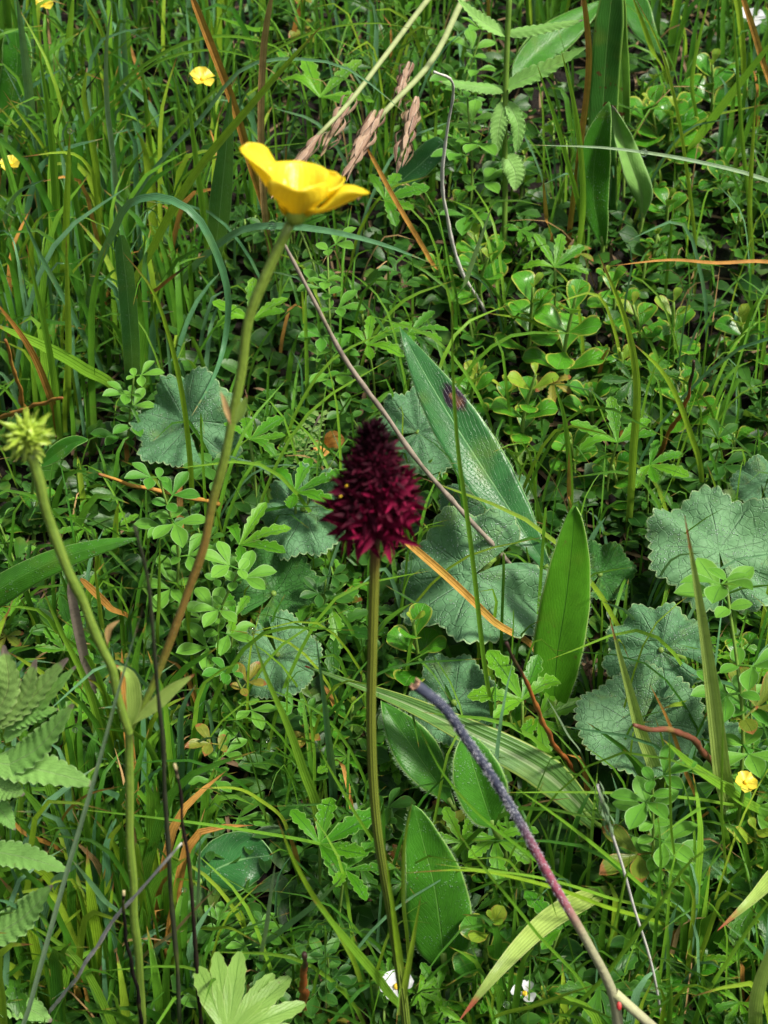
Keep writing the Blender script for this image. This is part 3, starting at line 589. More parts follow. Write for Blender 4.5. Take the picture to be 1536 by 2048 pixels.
def crenate(cx, cy, rpx, ang, h, label, tilt=(0, 0), mesh=0, dark=False, foot=None, face=.45, guard=True):
    c = P(cx, cy, h); R = rpx*cpp(c); apex = RT*math.cos(rad(ang)) + UP*math.sin(rad(ang))
    n = nrm(tocam(c)*face + GN*(1-face) + RT*tilt[0] + np.array([0, 0, 1])*tilt[1])
    base = c - nrm(apex - n*np.dot(apex, n))*R*.15
    rt = P(*(foot or proj(base - apex*R*.6))); rt[2] -= .1
    t = thing('crenate_leaf', label, 'leaf', rt, None)
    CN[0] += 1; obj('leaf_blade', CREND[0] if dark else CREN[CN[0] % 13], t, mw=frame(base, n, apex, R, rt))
    mb = MB(); mb.tube([rt - [0, 0, .4], rt*.6 + base*.4 + GN*.3, base - n*.12, base - n*.01], .10, 8, 6, rf=prof((0, 1), (1, .7)))
    obj('leaf_stalk', mb.mesh('leaf_stalk', M['stem'], rt), t)
    if guard: keep(cx, cy, rpx*.66, c)
crenate(365, 832, 108, 120, 2.6, 'round blue-green scalloped leaf behind the hairy yellow stalk', (-.2, 0), 0)
crenate(600, 1030, 92, -100, 2.8, 'crumpled grey scalloped leaf touching the dark red flower spike', (-.35, .1), 1)
crenate(560, 1320, 92, -70, 2.2, 'pale dewy scalloped leaf below the dark scalloped leaf', (0, .1), 2)
crenate(925, 1165, 165, 215, 3.2, 'large dewy round scalloped leaf crossed by the orange straw', (-.1, .1), 3)
crenate(850, 862, 88, 10, 2.0, 'scalloped leaf between the dark red flower and lance leaf', (.1, 0), 4)
crenate(985, 1010, 95, -40, 1.6, 'scalloped leaf partly under the large lance leaf', (0, 0), 0)
crenate(1432, 1085, 140, 95, 2.6, 'big round scalloped leaf behind the tall olive blade', (.1, 0), 1)
crenate(1305, 1292, 118, 150, 3.0, 'dewy scalloped leaf with a bright fold between olive blades', (-.1, .25), 2)
crenate(1275, 1462, 120, -120, 2.4, 'lower scalloped leaf behind the curved red-brown stick', (0, .15), 3)
crenate(900, 1392, 92, 120, 2.0, 'shaded scalloped leaf behind the cut end of the hairy stalk', (0, 0), 4)
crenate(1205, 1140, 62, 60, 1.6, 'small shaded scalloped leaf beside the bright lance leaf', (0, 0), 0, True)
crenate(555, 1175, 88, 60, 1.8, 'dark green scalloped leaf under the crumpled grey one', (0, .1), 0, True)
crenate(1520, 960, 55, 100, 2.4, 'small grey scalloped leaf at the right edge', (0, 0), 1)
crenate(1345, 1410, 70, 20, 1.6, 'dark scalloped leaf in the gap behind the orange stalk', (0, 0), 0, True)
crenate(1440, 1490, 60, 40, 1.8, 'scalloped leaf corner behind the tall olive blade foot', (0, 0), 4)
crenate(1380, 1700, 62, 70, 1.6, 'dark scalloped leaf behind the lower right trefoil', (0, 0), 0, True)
for (x, y) in [(755, 960), (755, 880), (755, 1060)]: keep(x, y, 105, P(x, y, 6))
keep(600, 380, 140, P(600, 380, 6))

# ------------------------------------------------------------------ meshes of small leaves
def tip3(n=4, depth=.35, start=.45):
    return lambda v: 1 - depth*np.where(v > start, (np.abs(((v - start)/(1-start)*n) % 1 - .5)*2), 0)
def palmate_mesh(mat, seed, nl=5, spread=100, wide=.2, teeth=3):
    rg = np.random.default_rng(seed); mb = MB()
    for i in range(nl):
        a = rad(-spread + 2*spread*i/(nl-1) + rg.uniform(-7, 7)); L = (1 - .22*abs(i - (nl-1)/2)/((nl-1)/2))*rg.uniform(.88, 1.08)
        d = np.array([math.sin(a), math.cos(a), 0]); zz = rg.uniform(.05, .28); dr = rg.uniform(-.25, .12)
        wf = prof((0, .12), (.2, .32), (.45, .78), (.65, 1), (.8, .9), (.92, .6), (1, .12))
        mb.ribbon([[0, 0, 0], d*L*.5 + [0, 0, zz*.7], d*L + [0, 0, zz + dr]], wide*L*rg.uniform(.9, 1.15), wf, 18, 2, hint=(0, 0, 1), fold=rg.uniform(.2, .5), tooth=tip3(teeth, .42, .42), tint=rg.random()*.5)
    return mb.mesh('leaf', M[mat])
PALM = [palmate_mesh('palmate', s, 5, 95 + 8*(s % 3), .19 + .02*(s % 2)) for s in range(5)]
PALMD = [palmate_mesh('palmateshade', s + 20, 5, 95 + 8*(s % 3), .19 + .02*(s % 2)) for s in range(5)]
M['aged'] = leafmat('aged_leaf', (.13, .20, .02), (.26, .22, .03), vein=(.10, .15, .02), edge=(.30, .16, .04), nv=6, slant=2, trans=.3, tip=(.24, .10, .03), tipv=.8, mottle=.5, blem=.9)
PALMY = [palmate_mesh('aged', s + 30) for s in range(2)]
def leaflet(mb, d, o, L, wd, z=.1, fold=.25, wf=OBOV, tint=None, up=(0, 0, 1), nv=8):
    d = np.asarray(d, float); o = np.asarray(o, float)
    mb.ribbon([o, o + d*L*.5 + [0, 0, z*L], o + d*L + [0, 0, z*L*.6]], wd*L, wf, nv, 2, hint=up, fold=fold, tint=tint)
def trefoil_mesh(seed, mat='trefoil'):
    rg = np.random.default_rng(seed); mb = MB(); tt = rg.random()
    mb.tube([[0, 0, 0], [0, .2, .04], [0, .32, .05]], .025, 3, 5, tint=tt)
    for a, L in ((0, .85), (62, .8), (-62, .8)):
        a = rad(a + rg.uniform(-12, 12)); leaflet(mb, [math.sin(a), math.cos(a), rg.uniform(-.1, .25)], [0, .3, .05], L*rg.uniform(.85, 1.1), .245, .06, rg.uniform(.25, .6), wf=TEAR, tint=tt*.6)
    for a in (115, -115):
        a = rad(a); leaflet(mb, [math.sin(a), math.cos(a), .2], [0, .02, 0], .42, .34, .05, .25, wf=ELL, tint=tt*.6)
    return mb.mesh('leaf', M[mat])
TREF = [trefoil_mesh(40 + s) for s in range(5)]; TREFD = [trefoil_mesh(60 + s, 'trefoilshade') for s in range(5)]; TREFY = [trefoil_mesh(80 + s, 'aged') for s in range(2)]
def oval_mesh(mat, seed, wd=.34, curl=.08):
    rg = np.random.default_rng(seed); mb = MB()
    mb.ribbon([[0, 0, 0], [0, .35, .05], [0, .7, .12], [0, 1, .05 + rg.uniform(-.1, .1)]], wd, OBOV, 12, 3, hint=(0, 0, 1), fold=.12, curl=curl)
    return mb.mesh('leaf', M[mat])
OVAL = [oval_mesh('oval', s, .33 + .03*s) for s in range(3)]; OVALY = [oval_mesh('ovalyoung', s + 5, .26 + .02*s, 0.05) for s in range(3)]

# ------------------------------------------------------------------ small plants
def palmate_plant(root, n, size, ht, label, group, rg, one=None):
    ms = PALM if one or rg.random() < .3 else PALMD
    t = thing('cinquefoil_plant', label, 'plant', root, group)
    for i in range(n):
        a = rg.uniform(0, 6.28) if n < 3 else 6.28*i/n + rg.uniform(-.5, .5)
        if one: c, nn, ap = one
        else:
            out = np.array([math.cos(a), math.sin(a), 0]); c = root + np.array([0, 0, ht*rg.uniform(.6, 1.1)]) + out*size*rg.uniform(.3, .9)
            nn = nrm(np.array([0, -.35, 1]) + out*.4 + rg.normal(0, .2, 3)); ap = out + rg.normal(0, .2, 3)
        s = size*rg.uniform(.75, 1.15) if not one else size
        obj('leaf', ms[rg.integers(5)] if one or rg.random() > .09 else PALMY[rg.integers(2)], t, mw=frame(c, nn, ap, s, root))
        mb = MB(); mb.tube([root - [0, 0, .3], root*.5 + c*.5 + rg.normal(0, .12, 3), c], .035, 5, 4)
        obj('leaf_stalk', mb.mesh('leaf_stalk', M['stem'], root), t)
    return t
def trefoil_plant(root, top, size, label, group, rg, nl=None):
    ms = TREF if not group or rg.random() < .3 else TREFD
    t = thing('trefoil_plant', label, 'plant', root, group); L = np.linalg.norm(top - root)
    bend = rg.normal(0, .06*L, 3); path = spline([root - [0, 0, .3], (root + top)/2 + bend, top], 12)
    mb = MB(); mb.tube(path, .045*size**.5, 12, 5, rf=prof((0, 1.1), (1, .6))); obj('stem', mb.mesh('stem', M['stem'], root), t)
    nl = nl or max(4, int(L/(.55*size))); ax = nrm(top - root); a = rg.uniform(0, 6.28)
    for i in range(nl):
        f = .25 + .75*i/max(1, nl-1); p = path[min(12, int(round(f*12)))]; a += 2.4
        out = np.array([math.cos(a), math.sin(a)*.8 - .3, 0]); lift = .15 + .9*f**3
        d = nrm(out + ax*lift); nn = nrm(ax + tocam(p)*.35 - out*.3*lift)
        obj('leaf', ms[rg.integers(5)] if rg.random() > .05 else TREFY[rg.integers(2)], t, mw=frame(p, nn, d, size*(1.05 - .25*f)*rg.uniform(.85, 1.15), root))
    return t
def oval_shoot(root, top, size, label, group, rg, young=.5, pairs=None):
    t = thing('oval_leaved_shoot', label, 'plant', root, group); L = np.linalg.norm(top - root)
    path = spline([root - [0, 0, .3], (root+top)/2 + rg.normal(0, .05*L, 3), top], 12); ax = nrm(top - root)
    mb = MB(); mb.tube(path, .06, 12, 6, rf=prof((0, 1.1), (1, .7))); obj('stem', mb.mesh('stem', M['stem'], root), t)
    x = nrm(np.cross(ax, [.2, 1, .1])); y = np.cross(ax, x); a = rg.uniform(0, 3.14); pairs = pairs or 5
    for i in range(pairs):
        f = .35 + .65*i/(pairs-1); p = path[int(round(f*12))]; a += math.pi/2 + rg.uniform(-.2, .2)
        inc = rad(8 + 36*f**1.5); s = size*(1.0 - .35*max(0, f - .45)/.55)*rg.uniform(.85, 1.1)
        for sg in (0, math.pi):
            o_ = x*math.cos(a+sg) + y*math.sin(a+sg); d = o_*math.cos(inc) + ax*math.sin(inc); nn = ax*math.cos(inc) - o_*math.sin(inc)
            ms = OVALY if i >= pairs - (1 if young < .6 else 2) else OVAL; s *= .62 if i == pairs - 1 else 1
            obj('leaf', ms[rg.integers(3)], t, mw=frame(p, nn + rg.normal(0, .12, 3), d, s, root))
    return t
rg = np.random.default_rng(11)
for (x, y, r, ang, h, lab) in [
    (590, 985, 105, 20, 3.2, 'palmate five-fingered leaf right of the reddish buttercup stem'),
    (480, 1090, 100, 25, 3.4, 'palmate leaf just below the other five-fingered one by the stem'),
    (505, 640, 85, 100, 2.6, 'palmate leaf half hidden behind the buttercup stem'),
    (1235, 885, 92, 100, 2.8, 'bright palmate leaf among the oval shoots by the rust stalk'),
    (1110, 535, 75, 80, 2.8, 'palmate leaf above the tallest oval-leaved shoots'),
    (640, 195, 105, 60, 3.2, 'large palmate leaf behind the left sedge spike'),
    (735, 690, 80, 30, 2.6, 'palmate leaf beside the grey twig in the dark gap'),
    (820, 665, 72, 10, 2.8, 'yellowing palmate leaf at the tip of the large lance leaf'),
    (130, 1300, 62, 80, 2.2, 'small palmate leaf in the dark gap by the serrated plant'),
    (1045, 1400, 105, 115, 2.8, 'palmate leaf between rust stalk and the cut hairy stalk'),
    (640, 1690, 110, 40, 2.8, 'palmate leaf left of the orchid stem foot'),
    (690, 1740, 90, -10, 3.0, 'palmate leaf crowding the orchid stem foot'),
    (500, 880, 75, 60, 2.8, 'palmate leaf in front of the round blue-green scalloped leaf'),
    (470, 1235, 70, 160, 2.4, 'palmate leaf in shade right of the dark purplish stalk'),
    (770, 400, 75, 20, 2.6, 'palmate leaf under the dark blue-green leaf with drops'),
    (190, 1420, 60, 120, 2.2, 'palmate leaf tucked behind the seed head stem'),
    (1300, 930, 70, -40, 2.4, 'palmate leaf below the bright palmate one'),
    (1120, 1860, 85, 120, 2.6, 'palmate leaf behind the red tipped leaf blade'),
    (600, 460, 70, 120, 2.4, 'palmate leaf shaded beneath the buttercup flower')]:
    c = P(x, y, h); ap = RT*math.cos(rad(ang)) + UP*math.sin(rad(ang)); nn = nrm(tocam(c)*.25 + np.array([0, -.1, .9]) + rg.normal(0, .12, 3))
    root = P(*proj(c - np.array([0, 0, h*.8]) + rg.normal(0, .3, 3))); root[2] -= .1
    palmate_plant(root, 1, r*cpp(c)*1.15, h, lab, None, rg, (c, nn, ap)); keep(x, y, r*.7, c)
for (rx, ry, tx, ty, sz, k, lab) in [
    (1452, 1700, 1452, 1160, 1.3, .05, 'tall pale trefoil with large leaflets beside the olive blade'),
    (665, 780, 655, 500, .9, 0, 'trefoil sprig beside the grey twig under the flower'),
    (925, 500, 935, 195, 1.0, 0, 'trefoil sprig beside the hooked grey stem'),
    (252, 960, 268, 752, .75, -.1, 'trefoil sprig against the blue-green scalloped leaf'),
    (340, 1240, 318, 955, .9, -.15, 'trefoil sprig crossed by the dry orange needle'),
    (465, 1440, 480, 1140, .9, -.1, 'trefoil sprig beside the reddish buttercup stem'),
    (462, 1520, 468, 1345, .75, -.1, 'trefoil sprig left of the pale dewy scalloped leaf'),
    (640, 830, 632, 720, .6, 0, 'small trefoil sprig in the dark gap'),
    (1320, 1900, 1305, 1560, .95, -.1, 'trefoil sprig below the brown stick'),
    (1250, 1880, 1310, 1700, .8, -.1, 'trefoil sprig behind the hook-shaped blade'),
    (1490, 1640, 1500, 1400, .95, -.1, 'trefoil sprig behind the small yellow flower'),
    (400, 1300, 430, 1160, .8, -.05, 'trefoil sprig in shade behind the reddish stem'),
    (470, 1660, 440, 1490, .75, -.05, 'trefoil sprig right of the withered black stalk'),
    (900, 350, 965, 60, .9, 0, 'trefoil sprig between sedge spikes and serrated plant')]:
    root = P(rx, ry); root[2] -= .1; top = upright(tx, ty, root, k)
    trefoil_plant(root, top, sz*1.2, lab, None, rg); m_ = (root+top)/2
    for q in (m_*.6 + top*.4, top): x, y = proj(q); keep(x, y, 45*sz, q)
OV = 'oval shoot with yellow-rimmed leaves '
for (rx, ry, tx, ty, sz, yg, lab) in [
    (985, 645, 976, 515, 1.0, .4, OV + 'beside the hanging pale blade'), (1057, 740, 1066, 575, 1.05, .5, OV + 'and orange heart left of the largest shoot'),
    (1130, 785, 1152, 590, 1.2, .5, 'largest oval shoot with broad leaves spreading over the dark gap'), (1220, 660, 1216, 545, .8, .4, OV + 'behind the yellow-green ribbed blade top'),
    (1270, 720, 1266, 610, .85, .8, OV + 'right of the ribbed blade'), (1347, 745, 1347, 605, .95, .6, OV + 'beside the bleached dead grass'),
    (960, 850, 953, 748, .8, .9, 'yellowish oval shoot nearest the lance leaf blotch'), (1017, 850, 1012, 765, .75, .9, 'small yellowish oval shoot between two others'),
    (1045, 895, 1071, 750, .9, .9, 'yellow-green oval shoot left of the short green blade'), (1245, 790, 1243, 705, .6, .8, 'tiny yellow oval shoot against the ribbed blade'),
    (1480, 740, 1479, 635, .8, .7, OV + 'at the right edge among beaded stalks'), (880, 610, 876, 520, .7, .5, OV + 'left of the hooked grey stem'),
    (842, 1400, 826, 1240, .95, .3, 'dark oval shoot below the dark red flower'), (1340, 330, 1350, 215, 1.25, .4, 'large-leaved oval shoot under the wide slanting blade'),
    (1420, 260, 1425, 130, 1.1, .5, 'glossy oval shoot reflecting the sky near the top right'), (1310, 320, 1300, 200, 1.2, .2, 'dark oval shoot right of the spotted leaves'),
    (990, 1960, 985, 1840, .85, .6, 'oval shoot right of the spoon-shaped leaf'), (1510, 1760, 1512, 1660, 1.0, .6, 'oval shoot at the right edge under the yellow flower'),
    (1408, 1160, 1412, 1085, .7, .8, 'oval shoot peeping between scalloped leaf and olive blade'), (1030, 1500, 1020, 1430, .85, .9, 'olive-tinted oval shoot right of the hairy stalk'),
    (960, 560, 950, 470, .8, .6, OV + 'among the trefoil near the hooked stem'), (1330, 470, 1335, 400, .8, .4, OV + 'beneath the level wire blade'),
    (1450, 420, 1440, 350, .8, .4, OV + 'beside the beaded stalk'), (1100, 690, 1095, 610, .8, .7, OV + 'tucked between the two tall shoots'),
    (1190, 860, 1180, 780, .8, .15, 'dark glossy oval shoot in the shaded hollow'), (1380, 860, 1370, 770, .9, .1, 'dark glossy oval shoot below the bleached dead grass'),
    (1240, 1000, 1225, 930, .8, .05, 'blackish glossy oval shoot before the ribbed blade'), (1150, 960, 1140, 880, .7, .2, 'dim oval shoot by the orange dry sliver')]:
    root = P(rx, ry); root[2] -= .1; top = upright(tx, ty, root, -.3)
    oval_shoot(root, top, sz*1.2, lab, None, rg, yg); m_ = (root+top)/2
    for q in (m_, top): x, y = proj(q); keep(x, y, 38*sz, q)

# ------------------------------------------------------------------ serrated rattle plants
def serr(n): return lambda v: 1 - .19*(1 - np.clip((v*n) % 1, 0, 1))
def rattle(label, stem, leaves, k):
    root = P(*stem[0]); root[2] -= .1; t = thing('rattle_plant', label, 'plant', root)
    W = [root - [0, 0, .4]] + [upright(x, y, root, k) for x, y in stem[1:]]
    mb = MB(); mb.tube(W, 6*cpp(W[-1]), 16, 8); obj('stem', mb.mesh('stem', M['stem'], root), t)
    for pts, wpx, m_, dep, fold in leaves:
        Q = []
        for i, (x, y) in enumerate(pts):
            q = upright(x, y, root, k); f = i/(len(pts)-1); q = CAM + (q - CAM)*(1 - dep*.25*f); Q.append(q)
        mb = MB(); mid = Q[len(Q)//2]
        nn = 10
        mb.ribbon(Q, wpx*cpp(mid)/2, prof((0, .45), (.12, .85), (.3, 1), (.55, .88), (.8, .55), (1, .08)), 60, 4, hint=nrm(tocam(mid)*.7 + np.array([0, 0, .6])), fold=fold, tooth=serr(nn), pleat=.13, npl=nn, ruffle=.08)
        obj('leaf', mb.mesh('leaf', M[m_], root), t)
        for q in Q[1:]: x, y = proj(q); keep(x, y, wpx*.5, q)
rattle('serrated-leaved rattle plant with paired narrow leaves on an upright brownish stem', [(1008, 520), (1010, 400), (1010, 240), (1014, 100), (1020, -30)],
       [([(1010, 70), (960, 40), (912, -5)], 34, 'rattle', .02, .3), ([(1014, 66), (1080, 56), (1166, 40)], 30, 'rattle', .02, -.4),
        ([(1010, 178), (950, 172), (878, 162)], 30, 'rattle', .02, -.3), ([(1014, 175), (1090, 140), (1174, 94)], 44, 'rattle', .03, .3),
        ([(1008, 205), (998, 250), (992, 312)], 40, 'rattle', .05, .2), ([(1016, 205), (1036, 250), (1032, 308)], 36, 'rattle', .05, .2),
        ([(1012, 312), (1030, 345), (1030, 382)], 52, 'rattle', .05, .2)], -.05)
rattle('stout serrated rattle plant with purple tipped leaves at the left edge', [(-40, 2150), (-30, 1900), (-25, 1600), (-20, 1420), (-15, 1340)],
       [([(-15, 1440), (15, 1380), (8, 1290)], 62, 'rattlepurple', .02, .3), ([(-10, 1450), (50, 1390), (72, 1318)], 50, 'rattlepurple', .03, .3),
        ([(-5, 1450), (70, 1390), (136, 1316)], 58, 'rattlepurple', .04, .25), ([(10, 1480), (90, 1400), (152, 1332)], 46, 'rattle', .03, .4),
        ([(5, 1450), (70, 1425), (118, 1418)], 44, 'rattle', .06, -.4), ([(-5, 1540), (70, 1500), (146, 1408)], 74, 'rattle', .08, .2),
        ([(-10, 1525), (80, 1540), (188, 1569)], 82, 'rattle', .10, .2), ([(-25, 1560), (10, 1580), (48, 1590)], 70, 'rattle', .10, .2),
        ([(-30, 1700), (50, 1715), (140, 1742)], 62, 'rattle', .06, .2), ([(-30, 1880), (40, 1840), (106, 1772)], 84, 'rattle', .06, .2),
        ([(-30, 1990), (40, 2010), (104, 2042)], 76, 'rattle', .06, .2), ([(-30, 1600), (0, 1620), (30, 1660)], 50, 'rattle', .06, .2)], .12)

# ------------------------------------------------------------------ lobed yellow-green leaf
def lobed():
    c = P(455, 2075, 5.0); root = P(440, 2200); root[2] -= .1
    t = thing('lobed_leaf', 'pale yellow-green deeply lobed leaf at the bottom by the black stalk', 'leaf', root)
    n = nrm(tocam(c)*.9 + np.array([0, 0, .5])); mb = MB(); px = cpp(c)
    for tx, ty, wd, md in ((392, 1905, 24, 0), (430, 1866, 20, 0), (478, 1864, 22, 0), (548, 1918, 20, 0), (582, 1925, 22, 0), (612, 1990, 20, 0), (606, 2056, 18, 0)):
        d = (RT*(tx-455) + UP*(2075-ty))*px; d = d - n*np.dot(d, n)
        wf = prof((0, .25), (.25, .55), (.5, .95), (.68, 1), (.8, .92), (.9, .72), (1, .25))
        mb.ribbon([c, c + d*.5 + n*.12, c + d], wd*px, wf, 22, 4, hint=n, fold=.12, tooth=tip3(3, .22, .55), tint=.3)
    obj('leaf_blade', mb.mesh('leaf_blade', M['palmateyellow'], root), t)
    mb = MB(); mb.tube([root - [0, 0, .4], (root+c)/2, c - n*.02], .07, 8, 6); obj('leaf_stalk', mb.mesh('leaf_stalk', M['stem'], root), t)
    keep(480, 1970, 115, c)
lobed()

# ------------------------------------------------------------------ orchid
def orchid():
    root = P(816, 2330); root[2] -= .1
    t = thing('vanilla_orchid', 'dark crimson orchid with a dense cone-shaped flower spike on a ribbed stem', 'flower', root)
    pix = [(812, 2048), (785, 1850), (752, 1640), (742, 1450), (745, 1280), (751, 1062)]
    W = [root - [0, 0, .3]] + [upright(x, y, root, 0) for x, y in pix]
    mb = MB(); u1 = cpp(W[-1]); mb.tube(W, 10.5*u1, 44, 33, rib=.05, nrib=11, rf=prof((0, 1.15), (.5, 1.0), (1, .95)))
    obj('stem', mb.mesh('stem', M['orchidstem'], root), t)
    b = upright(750, 1048, root, 0); e = upright(745, 848, root, 0); ax = nrm(e - b); H = np.linalg.norm(e - b); hw = 72*cpp(b)
    radf = prof((0, .5), (.1, .88), (.22, 1), (.4, .94), (.6, .76), (.8, .50), (.92, .32), (1, .12))
    mb = MB(); mb.tube([b - ax*.05, b + ax*H*.5, e - ax*.08], hw*.62, 14, 14, rf=radf); obj('spike_axis', mb.mesh('spike_axis', M['bud'], root), t)
    x = nrm(np.cross(ax, [0, 1, 0])); y = np.cross(ax, x); r2 = np.random.default_rng(3)
    def floret(mat, seed, open_):
        q = np.random.default_rng(seed); m = MB()
        for i in range(6):
            a = i*math.pi/3 + q.uniform(-.2, .2); sp = open_*q.uniform(.8, 1.15)
            d = np.array([math.cos(a)*math.sin(sp), math.sin(a)*math.sin(sp), math.cos(sp)])
            m.ribbon([[0, 0, -.15], d*.45 + [0, 0, .05], d*q.uniform(.85, 1.25) + np.array([math.cos(a), math.sin(a), 0])*q.uniform(-.05, .25) + q.normal(0, .06, 3)], (.11 if i else .17), LANCE, 7, 1, hint=(0, 0, 1) if sp > .8 else (math.cos(a), math.sin(a), .3), fold=.5)
        m.blob([0, 0, .05], (.14, .14, .3), 6, 4)
        return m.mesh('floret', M[mat])
    FB = [floret('bud', s, .35) for s in (1, 2)]; FD = [floret('tepaldark', s, .75) for s in (3, 4, 5)]; FR = [floret('tepallit', s, 1.0) for s in (6, 7, 8)]
    N = 112
    for i in range(N):
        f = (i + .5)/N; f = f**.92; a = i*2.39996
        rr = hw*float(radf(f)); out = x*math.cos(a) + y*math.sin(a)
        p = b + ax*H*f*.97 + out*rr*.62
        el = -.30 + 1.45*f**1.2
        d = nrm(out*math.cos(el) + ax*math.sin(el) + r2.normal(0, .2, 3))
        s = (.50 - .22*f)*r2.uniform(.8, 1.2)*hw/.5*.62*(1.6 if f < .16 else 1.35 if f < .45 else .9)
        lit = f < .42 and (out[0] > -.1 or f < .14)  # light from the right painted in: these florets mostly get the brighter crimson
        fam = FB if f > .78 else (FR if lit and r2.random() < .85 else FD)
        M4 = frame(p, d, ax + r2.normal(0, .3, 3), s, root)
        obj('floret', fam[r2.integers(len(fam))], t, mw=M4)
    for sx, sy in ((693, 972), (681, 993)):
        c = upright(sx, sy, root, -.04); c = CAM + (c - CAM)*.985; mb = MB(); mb.blob(c, (.014, .010, .028), 6, 4, axis=(.5, 0, .5)); obj('pollen_mass', mb.mesh('pollen_mass', M['pollen'], root), t)
    # slim bracts on the stem
    for (x0, y0), (x1, y1) in (((808, 1985), (770, 1700)), ((800, 2030), (842, 1790))):
        q0, q1 = upright(x0, y0, root, -.01), upright(x1, y1, root, -.02); mb = MB()
        mb.ribbon([q0, (q0+q1)/2, q1], 7*cpp(q0), SPIKE, 12, 2, hint=tocam(q0), fold=.4); obj('bract', mb.mesh('bract', M['lime'], root), t)
orchid()
for yy in range(1120, 2048, 60): keep(752 + max(0, yy-1640)*.14, yy, 26, P(752, yy, 7))

# ------------------------------------------------------------------ buttercup
def buttercup():
    root = P(296, 2250); root[2] -= .1
    t = thing('buttercup', 'yellow buttercup with one open flower and a green seed head on branching stem', 'flower', root)
    up_ = lambda x, y, k=0.: upright(x, y, root, k)
    main = [root - [0, 0, .3]] + [up_(x, y) for x, y in [(282, 2000), (265, 1750), (258, 1560), (258, 1455)]]
    br1 = [up_(x, y) for x, y in [(258, 1460), (300, 1380), (370, 1200), (430, 1000), (462, 850), (490, 680), (535, 540), (580, 448)]]
    br2 = [up_(x, y, -.04) for x, y in [(258, 1465), (225, 1350), (170, 1220), (105, 1060), (60, 905)]]
    px = cpp(main[3])
    g = G('buttercup_stem'); u, v, tt = g.lf()
    c = g.mix(g.step(g.math('ABSOLUTE', g.math('SUBTRACT', v, .33)), .28, .08), (.17, .26, .03), (.20, .12, .025)); c = g.mix(g.math('MULTIPLY', g.step(g.math('SINE', g.math('MULTIPLY', u, 19.0)), .0, .9), .45), c, (.08, .11, .02)); M['bcstem'] = g.finish(c, .45, g.noise(800, 3), .5, .1)
    g = G('buttercup_stem_low'); u, v, tt = g.lf(); n = g.noise(500, 3)
    M['bclow'] = g.finish(g.mix(g.math('MULTIPLY', g.step(g.math('SINE', g.math('MULTIPLY', u, 19.0)), .0, .9), .5), g.mix(n, (.10, .19, .02), (.20, .28, .04)), (.07, .13, .018)), .45, n, .5, .1)
    for nm, pth, r0, r1, mt in (('stem', main, 10, 8.5, 'bclow'), ('flower_stem', br1, 7, 8.5, 'bcstem'), ('seed_stem', br2, 8, 9.5, 'bclow')):
        mb = MB(); pp = [pth[0]] + [q for q in spline(pth, 12)[1:-1] + RNG.normal(0, .018, (11, 3))] + [pth[-1]]
        Pt = mb.tube(pp, px, 48, 16, rf=lambda v, a=r0, b_=r1: (a + (b_-a)*v)*(1 + .05*np.sin(v*37)), rib=.05, nrib=6); obj(nm, mb.mesh(nm, M[mt], root), t)
        mb = MB()
        for i in range(220):
            j = int(rg.integers(1, 47)); d = nrm(Pt[j+1]-Pt[j]); o_ = nrm(np.cross(d, rg.normal(0, 1, 3))); s_ = Pt[j] + (Pt[j+1]-Pt[j])*rg.random() + o_*r0*px*.95
            mb.ribbon([s_, s_ + (o_ + d*.5 + rg.normal(0, .3, 3))*rg.uniform(2.5, 6)*px], .22*px, SPIKE, 2, 1, hint=tocam(s_), fold=0)
        h_ = obj('hairs', mb.mesh('hairs', M['pale'], root), t); h_['kind'] = 'stuff'
    # bracts at the forks
    for pts, wp in (([(258, 1460), (268, 1400), (250, 1340), (228, 1330)], 30), ([(262, 1450), (310, 1410), (350, 1375), (390, 1348)], 26), ([(462, 850), (452, 815), (448, 800), (440, 782)], 10), ([(470, 850), (485, 815), (494, 790)], 16),
                     ([(205, 1290), (185, 1262), (165, 1258)], 18), ([(215, 1290), (220, 1255), (240, 1240)], 12)):
        q = [up_(x, y, -.02) for x, y in pts]; q = [CAM + (a - CAM)*.993 for a in q]; mb = MB()
        mb.ribbon(q, wp*px/2, LANCE, 14, 2, hint=tocam(q[0]), fold=.4); obj('bract', mb.mesh('bract', M['olive' if wp > 12 else 'tan'], root), t)
    # flower
    c = up_(592, 432); ax = nrm([.02, -.05, 1.0]); ax = nrm(np.array([.08, .02, 1.0])); R = 136*cpp(c)
    mb = MB(); mb.blob(c + ax*.05, (.17, .17, .2), 10, 6, axis=ax); obj('receptacle', mb.mesh('receptacle', M['seed'], root), t)
    x = nrm(np.cross([0, 1, 0], ax)); y = np.cross(ax, x)
    # azimuth (deg, 0 = right, -90 = towards the viewer), opening angle from the axis, length, width
    for az, op, L, wd in ((168, 41, 1.20, .38), (-86, 43, .70, .44), (94, 37, .84, .44), (34, 53, .86, .36), (-8, 65, 1.07, .28)):
        a = rad(az); out = x*math.cos(a) + y*math.sin(a); o_ = rad(op)
        d1 = out*math.sin(o_*1.06) + ax*math.cos(o_*1.06); d2 = out*math.sin(o_*.92) + ax*math.cos(o_*.92)
        p0 = c + out*.08; p1 = p0 + d1*R*L*.45; p2 = p1 + d2*R*L*.55
        mb = MB(); n_in = ax*math.sin(o_) - out*math.cos(o_)
        wf = prof((0, .18), (.12, .42), (.3, .74), (.5, .94), (.68, 1), (.82, .92), (.92, .70), (.975, .42), (1, .22))
        mb.ribbon([p0, p0 + d1*R*L*.22, p1, p1*.5 + p2*.5 + out*.01, p2], R*wd, wf, 20, 5, hint=n_in, fold=0.0, curl=.62, ruffle=.16)
        pe = obj('petal', mb.mesh('petal', M['petal'], root), t); sm = pe.modifiers.new('thickness', 'SOLIDIFY'); sm.thickness = .0002; sm.offset = 0
